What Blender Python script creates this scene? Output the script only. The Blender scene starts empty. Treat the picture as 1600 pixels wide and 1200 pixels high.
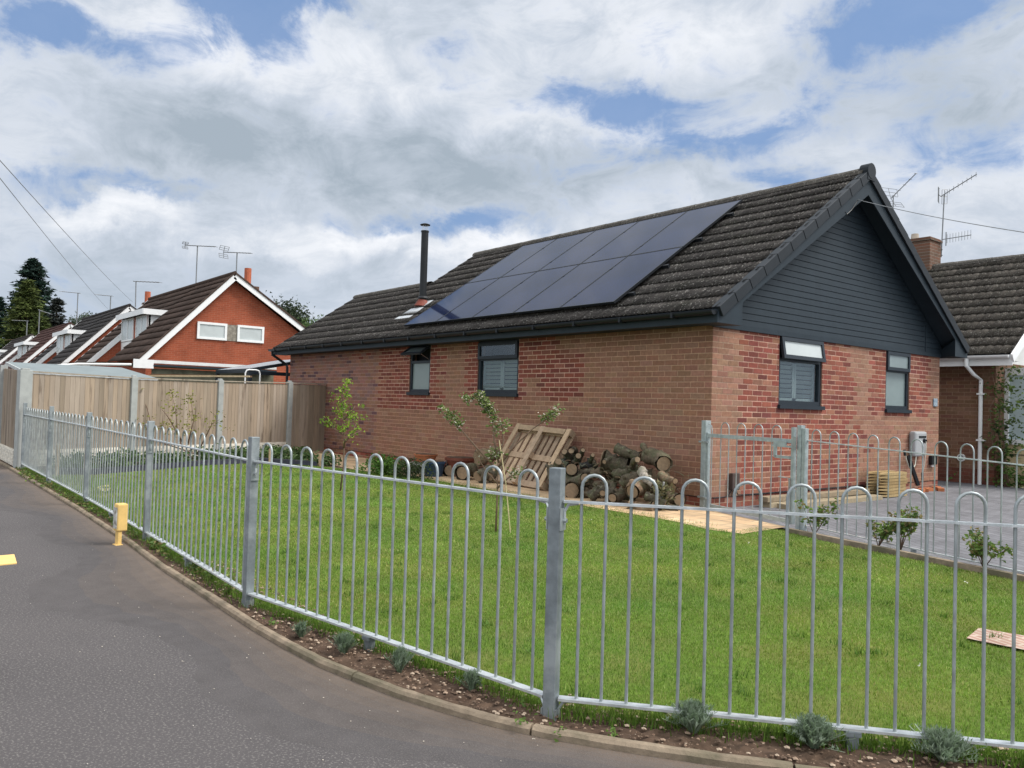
import bpy, math, random
import numpy as np
from mathutils import Vector, Matrix
random.seed(7); rng = np.random.default_rng(7)
S = bpy.context.scene
COL = S.collection
R = math.radians
# ------------------------------------------------------------ camera
F, YAW, PITCH, ROLL = 1254.08, 0.8917, 0.0265, 0.0303
CP = Vector((6.4538, -8.5277, 1.2683))
cy, sy, cp_, sp = math.cos(YAW), math.sin(YAW), math.cos(PITCH), math.sin(PITCH)
fw = Vector((-sy*cp_, cy*cp_, sp)); rt = Vector((cy, sy, 0)); up = rt.cross(fw)
r2 = rt*math.cos(ROLL) + up*math.sin(ROLL); u2 = -rt*math.sin(ROLL) + up*math.cos(ROLL)
cd = bpy.data.cameras.new('camera'); cam = bpy.data.objects.new('camera', cd); COL.objects.link(cam)
cd.sensor_width = 36; cd.lens = F/1600*36; cd.clip_start = .05; cd.clip_end = 2000
M = Matrix((r2, u2, -fw)).transposed().to_4x4(); M.translation = CP; cam.matrix_world = M
S.camera = cam

def pdir(x, y):      # direction of a compass point of the sky
    return (fw + r2*(x-800)/F + u2*(600-y)/F).normalized()
# ------------------------------------------------------------ sun and sky
SUN = Vector((.50, .58, 1.0)).normalized()
sl = bpy.data.lights.new('sun', 'SUN'); sl.energy = 3.8; sl.angle = R(20); sl.color = (1, .95, .88)
so = bpy.data.objects.new('sun', sl); COL.objects.link(so)
so.rotation_euler = SUN.to_track_quat('Z', 'Y').to_euler()
W = bpy.data.worlds.new('World'); S.world = W; W.use_nodes = True
nt = W.node_tree; nt.nodes.clear()
class NT:
    def __init__(s, t): s.t = t
    def n(s, typ, ins=None, **kw):
        nd = s.t.nodes.new(typ)
        for k, v in kw.items(): setattr(nd, k, v)
        for k, v in (ins or {}).items():
            if isinstance(v, bpy.types.NodeSocket): s.t.links.new(v, nd.inputs[k])
            else: nd.inputs[k].default_value = v
        return nd
    def math(s, op, a, b=0.0, c=0.0, clamp=False):
        return s.n('ShaderNodeMath', {0: a, 1: b, 2: c}, operation=op, use_clamp=clamp).outputs[0]
    def vm(s, op, a, b=(0, 0, 0)):
        nd = s.n('ShaderNodeVectorMath', {0: a, 1: b}, operation=op)
        return nd.outputs['Value'] if op in ('LENGTH', 'DISTANCE', 'DOT_PRODUCT') else nd.outputs[0]
    def mix(s, f, a, b, blend='MIX'):
        nd = s.n('ShaderNodeMix', data_type='RGBA', blend_type=blend, clamp_factor=True)
        for i, v in ((0, f), (6, a), (7, b)):
            if isinstance(v, bpy.types.NodeSocket): s.t.links.new(v, nd.inputs[i])
            else: nd.inputs[i].default_value = v if i == 0 else (tuple(v)+(1,))[:4]
        return nd.outputs[2]
    def mr(s, v, a, b, c=0.0, d=1.0, smooth=True):
        return s.n('ShaderNodeMapRange', {0: v, 1: a, 2: b, 3: c, 4: d}, interpolation_type='SMOOTHSTEP' if smooth else 'LINEAR').outputs[0]
    def noise(s, vec, sc, det=4, rough=.5, dist=0.0):
        nd = s.n('ShaderNodeTexNoise', {'Scale': sc, 'Detail': det, 'Roughness': rough, 'Distortion': dist})
        if vec is not None: s.t.links.new(vec, nd.inputs['Vector'])
        return nd
w = NT(nt)
D = w.n('ShaderNodeTexCoord').outputs['Generated']
sep = w.n('ShaderNodeSeparateXYZ', {0: D})
den = w.math('MAXIMUM', w.math('ADD', sep.outputs[2], .16), .03)
pl = w.n('ShaderNodeCombineXYZ', {0: w.math('DIVIDE', sep.outputs[0], den), 1: w.math('DIVIDE', sep.outputs[1], den), 2: .3}).outputs[0]
# stretch the cloud field along the horizon direction seen down the street
n1 = w.noise(pl, 1.1, 8, .5, .3); D2 = w.vm('MULTIPLY', D, (1, 1, 1.9)); n2 = w.noise(D2, 5.0, 12, .58, .5); n3 = w.noise(D2, 12.0, 13, .66, .6)
wn = w.noise(D, 4.5, 8, .62); warp = w.vm('MULTIPLY', w.vm('SUBTRACT', wn.outputs['Color'], (.5, .5, .5)), (.22, .22, .18))
DW = w.vm('ADD', D, warp)
def blob(x, y, rx, ry, amp):      # soft patch of sky around one direction
    d = pdir(x, y)
    dl = w.vm('SUBTRACT', DW, tuple(d))
    a = w.vm('DOT_PRODUCT', dl, tuple(r2)); b = w.vm('DOT_PRODUCT', dl, tuple(u2))
    q = w.n('ShaderNodeCombineXYZ', {0: w.math('DIVIDE', a, rx/F), 1: w.math('DIVIDE', b, ry/F), 2: 0.0}).outputs[0]
    return w.mr(w.vm('LENGTH', q), 1.35, .1, 0.0, amp)
def total(L):
    t = None
    for b in L:
        v = blob(*b); t = v if t is None else w.math('ADD', t, v)
    return t
blue = total([(375, 45, 90, 66, .62), (100, 80, 130, 40, .62), (450, 20, 110, 34, .5), (700, 70, 70, 60, .5), (1380, 70, 190, 90, .68), (1500, 190, 160, 64, .55),
              (960, 165, 190, 36, .6), (1110, 230, 130, 40, .75), (1210, 290, 80, 30, .55), (190, 290, 190, 32, .7), (660, 335, 210, 36, .75), (30, 340, 60, 25, .3), (1270, 190, 70, 46, .45), (500, 5, 130, 24, .6), (20, 20, 80, 40, .4), (1480, 10, 160, 50, .5)])
dark = total([(560, 235, 320, 66, .9), (900, 250, 230, 60, .7), (330, 235, 160, 50, .45), (120, 400, 190, 60, .6), (1500, 180, 160, 60, .35), (880, 300, 200, 45, .5), (60, 470, 220, 60, .6), (1080, 110, 70, 44, .4), (150, 170, 200, 60, .25), (400, 450, 150, 40, .35), (1250, 330, 200, 60, .25)])
bright = total([(385, 130, 130, 80, .55), (180, 330, 90, 26, .9), (560, 368, 120, 32, .9), (640, 90, 170, 60, .5), (860, 190, 170, 34, .8), (1040, 215, 100, 22, .6), (1330, 190, 130, 50, .45), (760, 372, 120, 30, .75), (1500, 240, 140, 50, .4), (60, 60, 90, 40, .35), (260, 60, 90, 50, .35), (1000, 40, 160, 60, .4), (1120, 60, 80, 60, .3), (430, 405, 120, 28, .5), (90, 350, 110, 26, .4), (250, 370, 100, 26, .4)])
nf = w.math('SUBTRACT', n2.outputs['Fac'], .5); nb = w.math('SUBTRACT', n1.outputs['Fac'], .5); nh = w.math('SUBTRACT', n3.outputs['Fac'], .5)
bm = w.mr(w.math('ADD', w.math('ADD', blue, w.math('MULTIPLY', nf, 1.9)), w.math('ADD', w.math('MULTIPLY', nb, .8), w.math('MULTIPLY', nh, 1.7))), .14, .85, 0.0, .92)
lum = w.math('ADD', w.math('SUBTRACT', w.math('MULTIPLY', bright, .40), w.math('MULTIPLY', dark, .32)), w.math('ADD', w.math('MULTIPLY', nf, .95), w.math('ADD', w.math('MULTIPLY', nb, .4), w.math('MULTIPLY', nh, .95))))
lum = w.math('ADD', lum, .50, clamp=True)
ramp = w.n('ShaderNodeValToRGB', {0: lum})
e = ramp.color_ramp.elements
e[0].position = .08; e[0].color = (3.8, 4.5, 5.25, 1)
e[1].position = .88; e[1].color = (9.2, 9.4, 9.8, 1)
m_ = e.new(.46); m_.color = (5.9, 6.5, 7.4, 1)
sky = w.n('ShaderNodeTexSky', sky_type='NISHITA', sun_disc=False, sun_elevation=math.asin(SUN.z), sun_rotation=math.atan2(SUN.x, SUN.y), air_density=1.2, dust_density=1.5, ozone_density=2.0)
skyc = w.mix(.7, sky.outputs[0], (1.9, 3.4, 6.5))
c = w.mix(bm, ramp.outputs[0], skyc)
# haze towards the horizon, added out-of-view sky glow round the sun, overhead and behind camera as fill
hz = w.mr(sep.outputs[2], .0, .20, .45, 0.0)
c = w.mix(hz, c, (4.6, 5.6, 6.9))
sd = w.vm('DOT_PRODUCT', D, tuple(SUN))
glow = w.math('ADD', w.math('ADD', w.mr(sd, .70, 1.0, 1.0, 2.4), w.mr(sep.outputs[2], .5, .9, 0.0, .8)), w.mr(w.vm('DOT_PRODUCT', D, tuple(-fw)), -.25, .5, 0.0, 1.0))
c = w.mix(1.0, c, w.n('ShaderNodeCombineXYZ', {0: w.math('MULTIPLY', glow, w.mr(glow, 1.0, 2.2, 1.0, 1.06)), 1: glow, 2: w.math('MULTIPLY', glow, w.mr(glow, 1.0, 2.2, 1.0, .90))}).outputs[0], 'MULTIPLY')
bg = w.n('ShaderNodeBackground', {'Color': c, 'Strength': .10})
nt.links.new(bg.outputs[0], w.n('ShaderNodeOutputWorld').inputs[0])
S.view_settings.view_transform = 'Standard'; S.view_settings.look = 'None'; S.view_settings.gamma = 1; S.view_settings.exposure = 0.05
S.view_settings.use_curve_mapping = False

# ------------------------------------------------------------ helpers
ORG = {}
def tag(o, label=None, cat=None, group=None, kind=None):
    for k, v in (('label', label), ('category', cat), ('group', group), ('kind', kind)):
        if v: o[k] = v
    return o
def thing(name, label, cat, loc=(0, 0, 0), group=None, rz=0):
    o = bpy.data.objects.new(name, None); COL.objects.link(o); o.location = loc; o.rotation_euler = (0, 0, rz)
    o.empty_display_size = .2; ORG[o.name] = Vector(loc)
    return tag(o, label, cat, group)
class MB:
    def __init__(s): s.v = []; s.f = []; s.c = []; s.m = []; s.cur = None; s.mi = 0; s.cuts = []
    def cut(s): s.cuts.append((len(s.v), len(s.f)))     # what follows becomes an object of its own
    def face(s, pts, c=None):
        n = len(s.v); s.v += [tuple(q) for q in pts]; s.f.append(tuple(range(n, n+len(pts)))); s.c.append(c or s.cur); s.m.append(s.mi)
    def poly(s, verts, faces):
        n = len(s.v); s.v += [tuple(q) for q in verts]
        for f in faces: s.f.append(tuple(n+i for i in f)); s.c.append(s.cur); s.m.append(s.mi)
    def box(s, a, b, rot=0, pivot=None):
        x0, y0, z0 = a; x1, y1, z1 = b
        V = [(x0,y0,z0),(x1,y0,z0),(x1,y1,z0),(x0,y1,z0),(x0,y0,z1),(x1,y0,z1),(x1,y1,z1),(x0,y1,z1)]
        if rot:
            px, py = pivot or ((x0+x1)/2, (y0+y1)/2); cr, sr = math.cos(rot), math.sin(rot)
            V = [(px+(x-px)*cr-(y-py)*sr, py+(x-px)*sr+(y-py)*cr, z) for x, y, z in V]
        s.poly(V, [(0,3,2,1),(4,5,6,7),(0,1,5,4),(1,2,6,5),(2,3,7,6),(3,0,4,7)])
    def beam(s, a, b, wd, ht, upv=(0, 0, 1)):      # rectangular bar from a to b
        a = Vector(a); b = Vector(b); d = (b-a).normalized(); U = Vector(upv)
        side = d.cross(U)
        if side.length < 1e-4: side = d.cross(Vector((1, 0, 0)))
        side.normalize(); U = side.cross(d).normalized()
        V = []
        for q in (a, b):
            for i, j in ((-1,-1),(1,-1),(1,1),(-1,1)): V.append(q+side*wd/2*i+U*ht/2*j)
        s.poly(V, [(0,1,2,3),(7,6,5,4),(0,4,5,1),(1,5,6,2),(2,6,7,3),(3,7,4,0)])
    def tube(s, pts, rad, n=8, caps=True, jit=0):
        pts = [Vector(q) for q in pts]; k = len(pts)
        rad = rad if isinstance(rad, (list, tuple)) else [rad]*k
        V = []; prev = None
        for i, q in enumerate(pts):
            d = (pts[min(i+1, k-1)]-pts[max(i-1, 0)]).normalized()
            if prev is None:
                a = d.cross(Vector((0, 0, 1)));  a = a if a.length > .05 else d.cross(Vector((1, 0, 0)))
            else: a = prev - d*prev.dot(d)
            a.normalize(); prev = a; b = d.cross(a)
            for j in range(n):
                t = 2*math.pi*j/n; rr = rad[i]*(1+random.uniform(-jit, jit))
                V.append(q+(a*math.cos(t)+b*math.sin(t))*rr)
        Fc = [(i*n+j, i*n+(j+1)%n, (i+1)*n+(j+1)%n, (i+1)*n+j) for i in range(k-1) for j in range(n)]
        if caps: Fc += [tuple(range(n-1, -1, -1)), tuple((k-1)*n+j for j in range(n))]
        s.poly(V, Fc)
    def disc(s, c, nrm, r, n=16):
        c = Vector(c); nrm = Vector(nrm).normalized(); a = nrm.orthogonal().normalized(); b = nrm.cross(a)
        s.face([c+(a*math.cos(2*math.pi*j/n)+b*math.sin(2*math.pi*j/n))*r for j in range(n)])
    def build(s, name, mat, parent=None, base=None, smooth=False, bevel=0, **tg):
        if s.cuts:
            ct_ = [(0, 0)]+[c_ for c_ in s.cuts if c_[1] > 0]+[(len(s.v), len(s.f))]; first = None
            for (v0, f0), (v1, f1) in zip(ct_, ct_[1:]):
                if f1 == f0: continue
                t = MB(); t.v = s.v[v0:v1]; t.f = [tuple(i-v0 for i in f) for f in s.f[f0:f1]]; t.c = s.c[f0:f1]; t.m = s.m[f0:f1]
                o = t.build(name, mat, parent, base, smooth, bevel, **tg); first = first or o
            return first
        org = Vector((0, 0, 0))
        if parent is not None: org = ORG.get(parent.name, org)
        elif base is not None: org = Vector(base)
        me = bpy.data.meshes.new(name)
        V = [(x-org.x, y-org.y, z-org.z) for x, y, z in s.v]
        me.from_pydata(V, [], s.f)
        for m in (mat if isinstance(mat, (list, tuple)) else [mat]): me.materials.append(m)
        if any(s.m): me.polygons.foreach_set('material_index', s.m)
        if any(c is not None for c in s.c):
            at = me.color_attributes.new('Col', 'FLOAT_COLOR', 'CORNER')
            arr = []
            for f, c in zip(s.f, s.c):
                c = c or (.5, .5, .5); arr += [c[0], c[1], c[2], 1.0]*len(f)
            at.data.foreach_set('color', arr)
        if smooth: me.polygons.foreach_set('use_smooth', [True]*len(me.polygons))
        me.validate(); me.update()
        o = bpy.data.objects.new(name, me); COL.objects.link(o)
        if parent is not None: o.parent = parent
        else: o.location = org
        ORG[o.name] = org
        if bevel:
            b = o.modifiers.new('bevel', 'BEVEL'); b.width = bevel; b.segments = 2; b.limit_method = 'ANGLE'
        return tag(o, **tg)
def npmesh(name, V, Fq, cols, mat, parent=None, base=(0, 0, 0), **tg):      # V (n,3), Fq (m,k), cols (m,3)
    org = ORG.get(parent.name, Vector(base)) if parent is not None else Vector(base)
    V = np.asarray(V, np.float32) - np.array(org, np.float32); Fq = np.asarray(Fq, np.int32); k = Fq.shape[1]
    me = bpy.data.meshes.new(name)
    me.vertices.add(len(V)); me.vertices.foreach_set('co', V.ravel())
    me.loops.add(Fq.size); me.loops.foreach_set('vertex_index', Fq.ravel())
    me.polygons.add(len(Fq)); me.polygons.foreach_set('loop_start', np.arange(0, Fq.size, k, dtype=np.int32))
    me.update(calc_edges=True); me.materials.append(mat)
    if cols is not None:
        at = me.color_attributes.new('Col', 'FLOAT_COLOR', 'CORNER')
        c4 = np.concatenate([cols, np.ones((len(cols), 1))], 1).astype(np.float32)
        at.data.foreach_set('color', np.repeat(c4, k, 0).ravel())
    o = bpy.data.objects.new(name, me); COL.objects.link(o)
    if parent is not None: o.parent = parent
    else: o.location = org
    ORG[o.name] = org
    return tag(o, **tg)
def copy_tree(o, parent=None):
    c = o.copy(); COL.objects.link(c); c.parent = parent; ORG[c.name] = ORG.get(o.name, Vector())
    for ch in [x for x in list(COL.objects) if x.parent == o]: copy_tree(ch, c)
    return c

# ------------------------------------------------------------ materials
def mat(name, col=(.5, .5, .5), rough=.8, var=.25, sc=8, bump=.0, bsc=60, metal=0, spec=.22, attr=False, tint=None, tsc=1.5, tth=(.45, .65), speck=None, spsc=180, spth=(.62, .7), transl=0, det=5, stretch=None, spst=None):
    m = bpy.data.materials.new(name); m.use_nodes = True; t = m.node_tree; t.nodes.clear(); s = NT(t)
    P = s.n('ShaderNodeTexCoord').outputs['Object']
    if stretch: P = s.vm('MULTIPLY', P, stretch)
    base = s.n('ShaderNodeAttribute', attribute_name='Col').outputs['Color'] if attr else s.n('ShaderNodeRGB').outputs[0]
    if not attr: base.node.outputs[0].default_value = tuple(col)+(1,)
    nz = s.noise(P, sc, det, .6).outputs['Fac']
    k = s.mr(nz, .25, .75, 1-var, 1+var, smooth=False)
    c = s.mix(1.0, base, s.n('ShaderNodeCombineXYZ', {0: k, 1: k, 2: k}).outputs[0], 'MULTIPLY')
    if tint:
        tn = s.noise(P, tsc, 6, .6).outputs['Fac']; c = s.mix(s.mr(tn, tth[0], tth[1], 0.0, tint[3] if len(tint) > 3 else 1.0), c, tint[:3])
    if speck:
        sn = s.noise(s.vm('MULTIPLY', P, spst) if spst else P, spsc, 2, .6).outputs['Fac']; c = s.mix(s.mr(sn, spth[0], spth[1], 0.0, speck[3] if len(speck) > 3 else 1.0), c, speck[:3])
    b = s.n('ShaderNodeBsdfPrincipled', {'Base Color': c, 'Roughness': rough, 'Metallic': metal, 'Specular IOR Level': spec})
    if bump:
        bn = s.noise(P, bsc, 4, .65).outputs['Fac']
        t.links.new(s.n('ShaderNodeBump', {'Height': bn, 'Strength': min(1, bump), 'Distance': .004}).outputs[0], b.inputs['Normal'])
    out = b.outputs[0]
    if transl:
        tr = s.n('ShaderNodeBsdfTranslucent', {'Color': c}); out = s.n('ShaderNodeMixShader', {0: transl, 1: out, 2: tr.outputs[0]}).outputs[0]
    t.links.new(out, s.n('ShaderNodeOutputMaterial').inputs[0])
    return m
def glass(name, tintc=(.9, .95, .95), mixr=.0):
    m = bpy.data.materials.new(name); m.use_nodes = True; t = m.node_tree; t.nodes.clear(); s = NT(t)
    tr = s.n('ShaderNodeBsdfTransparent', {'Color': tuple(tintc)+(1,)})
    gl = s.n('ShaderNodeBsdfGlossy', {'Color': (.9, .95, 1, 1), 'Roughness': .02})
    fc = s.n('ShaderNodeLayerWeight', {'Blend': .5}).outputs['Facing']
    f = s.math('ADD', s.math('MULTIPLY', s.math('POWER', fc, 4.0), .7), .05, clamp=True)
    t.links.new(s.n('ShaderNodeMixShader', {0: f, 1: tr.outputs[0], 2: gl.outputs[0]}).outputs[0], s.n('ShaderNodeOutputMaterial').inputs[0])
    return m
def brickmat(name, c1, c2, mort, along='y', scale=1.0):
    m = bpy.data.materials.new(name); m.use_nodes = True; t = m.node_tree; t.nodes.clear(); s = NT(t)
    P = s.n('ShaderNodeTexCoord').outputs['Object']; q = s.n('ShaderNodeSeparateXYZ', {0: P})
    v = s.n('ShaderNodeCombineXYZ', {0: q.outputs[0 if along == 'x' else 1], 1: q.outputs[2], 2: 0.0}).outputs[0]
    bt = s.n('ShaderNodeTexBrick', {'Vector': v, 'Color1': c1+(1,), 'Color2': c2+(1,), 'Mortar': mort+(1,), 'Scale': 1.0, 'Mortar Size': .006, 'Brick Width': .225*scale, 'Row Height': .075*scale, 'Bias': 0.0})
    nz = s.noise(P, 1.3, 6, .6).outputs['Fac']; k = s.mr(nz, .3, .7, .82, 1.15)
    c = s.mix(1.0, bt.outputs[0], s.n('ShaderNodeCombineXYZ', {0: k, 1: k, 2: k}).outputs[0], 'MULTIPLY')
    b = s.n('ShaderNodeBsdfPrincipled', {'Base Color': c, 'Roughness': .9, 'Specular IOR Level': .2})
    t.links.new(s.n('ShaderNodeBump', {'Height': bt.outputs['Fac'], 'Strength': .6, 'Distance': .01}).outputs[0], b.inputs['Normal']); b.inputs['Normal'].links[0].from_node.invert = True
    t.links.new(b.outputs[0], s.n('ShaderNodeOutputMaterial').inputs[0])
    return m
M_brick = mat('brick', attr=True, rough=.92, var=.22, sc=22, bump=.5, bsc=120)
M_tile = mat('concrete_tile', attr=True, rough=.95, var=.35, sc=24, bump=.6, bsc=150, tint=(.024, .024, .016, .6), tsc=2.2, tth=(.5, .75), speck=(.38, .36, .33, .65), spsc=62, spth=(.60, .68), spst=(1.0, .35, .35))
M_tile2 = mat('far_tile', attr=True, rough=.95, var=.3, sc=6)
M_anth = mat('anthracite_board', (.019, .029, .039), .55, var=.12, sc=5, bump=.15, bsc=40)
M_verge = mat('verge_plastic', (.014, .018, .023), .5, var=.12, sc=6)
M_frame = mat('anthracite_frame', (.020, .027, .036), .38, var=.08)
M_black = mat('black_plastic', (.013, .015, .018), .35, var=.15)
M_flue = mat('flue_black', (.018, .020, .023), .45, var=.2, sc=5, metal=.0)
M_steel = mat('steel', (.55, .56, .57), .3, metal=1)
M_galv = mat('galvanised', (.33, .36, .365), .42, var=.35, sc=26, metal=.5, bump=.12, bsc=90, tint=(.26, .29, .31, .6), tsc=9, stretch=(1, 1, .45))
M_rail = mat('galvanised_rail', (.62, .66, .68), .32, var=.22, sc=20, metal=.6, bump=.1, bsc=60, tint=(.40, .44, .46, .6), tsc=9)
M_galvg = mat('galvanised_gate', (.34, .39, .40), .42, var=.28, sc=18, metal=.3, bump=.15, bsc=60, tint=(.26, .31, .33, .6), tsc=5)
M_galvp = mat('galvanised_post', (.19, .215, .23), .5, var=.28, sc=18, metal=.35, bump=.15, bsc=60, tint=(.42, .45, .46, .5), tsc=5)
M_white = mat('white_upvc', (.72, .73, .74), .35, var=.05)
M_whitew = mat('white_paint_worn', (.62, .63, .63), .55, var=.12, sc=4)
M_shut = mat('shaded_white_shutter', (.22, .23, .225), .5, var=.05)  # white louvres, indoor shade put into the grey base colour
M_glass = glass('window_glass')
M_frost = mat('frosted_glass', (.19, .235, .24), .22, var=.12, sc=1.5, spec=.6)
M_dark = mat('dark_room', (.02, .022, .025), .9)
M_asph = mat('asphalt', (.075, .069, .071), .92, var=.10, sc=1.1, bump=1.0, bsc=200, tint=(.098, .086, .082, .18), tsc=.55, tth=(.46, .75), speck=(.165, .155, .148, .75), spsc=95, spth=(.52, .66), det=12)
M_kerb = mat('kerb_concrete', (.235, .185, .135), .95, var=.35, sc=14, bump=.9, bsc=120, tint=(.10, .092, .06, .8), tsc=3)
M_soil = mat('soil', (.080, .052, .036), 1, var=.5, sc=18, bump=1, bsc=60, tint=(.055, .034, .024, .9), tsc=3, speck=(.25, .18, .13, .8), spsc=70, spth=(.64, .7))
M_lawn = mat('turf', (.080, .135, .016), 1, var=.35, sc=30, bump=1, bsc=120, tint=(.13, .13, .035, .6), tsc=2)
M_ground = mat('earth', (.09, .085, .055), 1, var=.3, sc=.5)
M_blade = mat('grass_blade', attr=True, rough=.6, var=.28, sc=1.6, transl=.3, spec=.25)
M_leaf = mat('leaf', attr=True, rough=.55, var=.2, sc=9, transl=.35, spec=.3)
M_needle = mat('conifer_foliage', attr=True, rough=.8, var=.3, sc=1.5, transl=.12)
M_bark = mat('bark', attr=True, rough=.95, var=.6, sc=30, bump=1, bsc=40, tint=(.085, .095, .05, .6), tsc=6, speck=(.20, .20, .14, .6), spsc=26, spth=(.60, .66), det=8)
M_stem = mat('stem', (.16, .105, .075), .8, var=.3, sc=30)
M_cut = mat('cut_wood', (.25, .18, .12), .85, var=.25, sc=26, bump=.5, bsc=80)
M_timber = mat('weathered_timber', attr=True, rough=.9, var=.20, sc=9, bump=.5, bsc=60, stretch=(1, 1, .12), tint=(.105, .075, .055, .7), tsc=7, tth=(.56, .66), det=8)
M_pallet = mat('pallet_wood', attr=True, rough=.85, var=.25, sc=14, bump=.4, bsc=50)
M_conc = mat('concrete_post', (.32, .335, .33), .9, var=.15, sc=7, bump=.4, bsc=90)
M_gravel = mat('gravel_board', (.60, .56, .49), .9, var=.35, sc=16, bump=1, bsc=20, stretch=(.35, .35, 1.6))
M_yellow = mat('yellow_paint', (.70, .47, .17), .6, var=.16, sc=12, bump=.3, bsc=40, tint=(.42, .27, .08, .7), tsc=14, tth=(.62, .72))
M_plate = mat('worn_sign_plate', (.42, .42, .40), .6, var=.5, sc=30, tint=(.16, .13, .10, .8), tsc=18)
M_terra = mat('terracotta', (.36, .13, .06), .8, var=.2, sc=12)
M_bluepot = mat('glazed_blue', (.035, .060, .105), .2, var=.3, sc=9)
M_felt = mat('roofing_felt', (.17, .20, .21), .85, var=.12, sc=3)
M_fabric = mat('landscape_fabric', (.018, .020, .030), .8, var=.4, sc=12, bump=1, bsc=14)
M_stone = mat('pebble', attr=True, rough=.8, var=.2)
M_red = mat('red_plastic', (.42, .02, .02), .4)
M_lead = mat('lead_flashing', (.45, .47, .49), .5, var=.2, sc=8)
M_redoxide = mat('red_sealant', (.17, .045, .03), .6)
M_chg = mat('charger_grey', (.33, .34, .355), .35, var=.05)
M_cable = mat('cable_cream', (.55, .54, .47), .5)
M_wire = mat('overhead_cable', (.24, .25, .26), .6)
M_farbrick = brickmat('orange_brick', (.30, .076, .038), (.25, .062, .032), (.30, .13, .085), 'y')
M_farbrickx = brickmat('orange_brick_side', (.30, .076, .038), (.25, .062, .032), (.30, .13, .085), 'x')
M_chimb = brickmat('chimney_brick', (.16, .075, .05), (.11, .07, .05), (.2, .17, .14), 'y')
M_slate = mat('stone_cladding', (.22, .20, .17), .9, var=.5, sc=9, bump=1, bsc=8)
M_curtrefl = mat('curtain_and_sky_reflection', (.44, .48, .49), .25, var=.1, sc=2)
def solarmat():
    m = bpy.data.materials.new('solar_cell'); m.use_nodes = True; t = m.node_tree; t.nodes.clear(); s = NT(t)
    P = s.n('ShaderNodeTexCoord').outputs['Object']
    nz = s.noise(P, .9, 4, .5).outputs['Fac']
    c = s.mix(s.mr(nz, .3, .7), (.004, .008, .028), (.008, .014, .044))
    b = s.n('ShaderNodeBsdfPrincipled', {'Base Color': c, 'Roughness': .06, 'Specular IOR Level': .13})
    t.links.new(b.outputs[0], s.n('ShaderNodeOutputMaterial').inputs[0]); return m
M_solar = solarmat()
def pavemat(name, c1, c2, mort, bw, bh, rot=0, mort_size=.006):
    m = bpy.data.materials.new(name); m.use_nodes = True; t = m.node_tree; t.nodes.clear(); s = NT(t)
    P = s.n('ShaderNodeTexCoord').outputs['Object']
    mp = s.n('ShaderNodeMapping', {'Vector': P, 'Rotation': (0, 0, rot)}).outputs[0]
    bt = s.n('ShaderNodeTexBrick', {'Vector': mp, 'Color1': c1+(1,), 'Color2': c2+(1,), 'Mortar': mort+(1,), 'Scale': 1.0, 'Mortar Size': mort_size, 'Brick Width': bw, 'Row Height': bh})
    n_ = s.noise(P, 2.3, 6, .6).outputs['Fac']; k = s.mr(n_, .3, .7, .78, 1.2)
    c = s.mix(1.0, bt.outputs[0], s.n('ShaderNodeCombineXYZ', {0: k, 1: k, 2: k}).outputs[0], 'MULTIPLY')
    b = s.n('ShaderNodeBsdfPrincipled', {'Base Color': c, 'Roughness': .85})
    h = s.math('ADD', s.math('MULTIPLY', bt.outputs['Fac'], -1.0), s.math('MULTIPLY', s.noise(P, 40, 4).outputs['Fac'], .5))
    t.links.new(s.n('ShaderNodeBump', {'Height': h, 'Strength': .5, 'Distance': .006}).outputs[0], b.inputs['Normal'])
    t.links.new(b.outputs[0], s.n('ShaderNodeOutputMaterial').inputs[0]); return m
M_path = pavemat('sandstone_paving', (.56, .40, .24), (.45, .30, .17), (.22, .17, .12), .42, .30, 0, .009)
M_drive = pavemat('grey_block_paving', (.105, .105, .118), (.145, .145, .160), (.06, .06, .065), .21, .105, .6)
M_step = pavemat('red_brick_paving', (.26, .15, .115), (.32, .20, .155), (.40, .33, .27), .20, .05, .35, .007)

# ------------------------------------------------------------ ground
KERB = [(-40,-6.66),(-14,-6.66),(-10,-6.66),(-6,-6.68),(-3,-6.70),(-.85,-6.75),(.3,-6.80),(1.0,-6.81),(1.62,-6.82),(2.17,-6.83),(2.58,-6.82),(2.92,-6.80),(3.23,-6.75),(3.48,-6.70),(3.75,-6.62),(3.95,-6.55),(4.15,-6.455),(4.34,-6.34),(4.52,-6.22),(4.69,-6.10),(5.3,-5.62),(6.2,-4.85),(7.6,-3.6),(9.5,-1.9),(14,2.0)]
def resample(P, step):
    out = [P[0]]
    for a, b in zip(P, P[1:]):
        L = math.dist(a, b); n = max(1, int(L/step))
        out += [(a[0]+(b[0]-a[0])*i/n, a[1]+(b[1]-a[1])*i/n) for i in range(1, n+1)]
    return out
def offset(P, d):
    o = []
    for i, q in enumerate(P):
        a = P[max(0, i-1)]; b = P[min(len(P)-1, i+1)]; dx, dy = b[0]-a[0], b[1]-a[1]; L = math.hypot(dx, dy)
        o.append((q[0]-dy/L*d, q[1]+dx/L*d))
    return o
g = MB(); g.face([(-400, -400, -.06), (400, -400, -.06), (400, 400, -.06), (-400, 400, -.06)]); g.build('ground', M_ground, kind='structure')
K = resample([q for q in KERB], .25); K = [q for q in K]
a = MB()
for p_, q_ in zip(K, K[1:]): a.face([(p_[0], -40, 0), (q_[0], -40, 0), (q_[0], q_[1], 0), (p_[0], p_[1], 0)])
a.face([(14, -40, 0), (60, -40, 0), (60, 30, 0), (14, 2, 0)])
a.build('pavement', M_asph, kind='structure')
dm = MB(); KK = resample(KERB[1:-2], .10); OF = [0, .04, .10, .18, .30, .46, .70]; prevr = None      # thin film of dusty soil washed against the kerb
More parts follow.
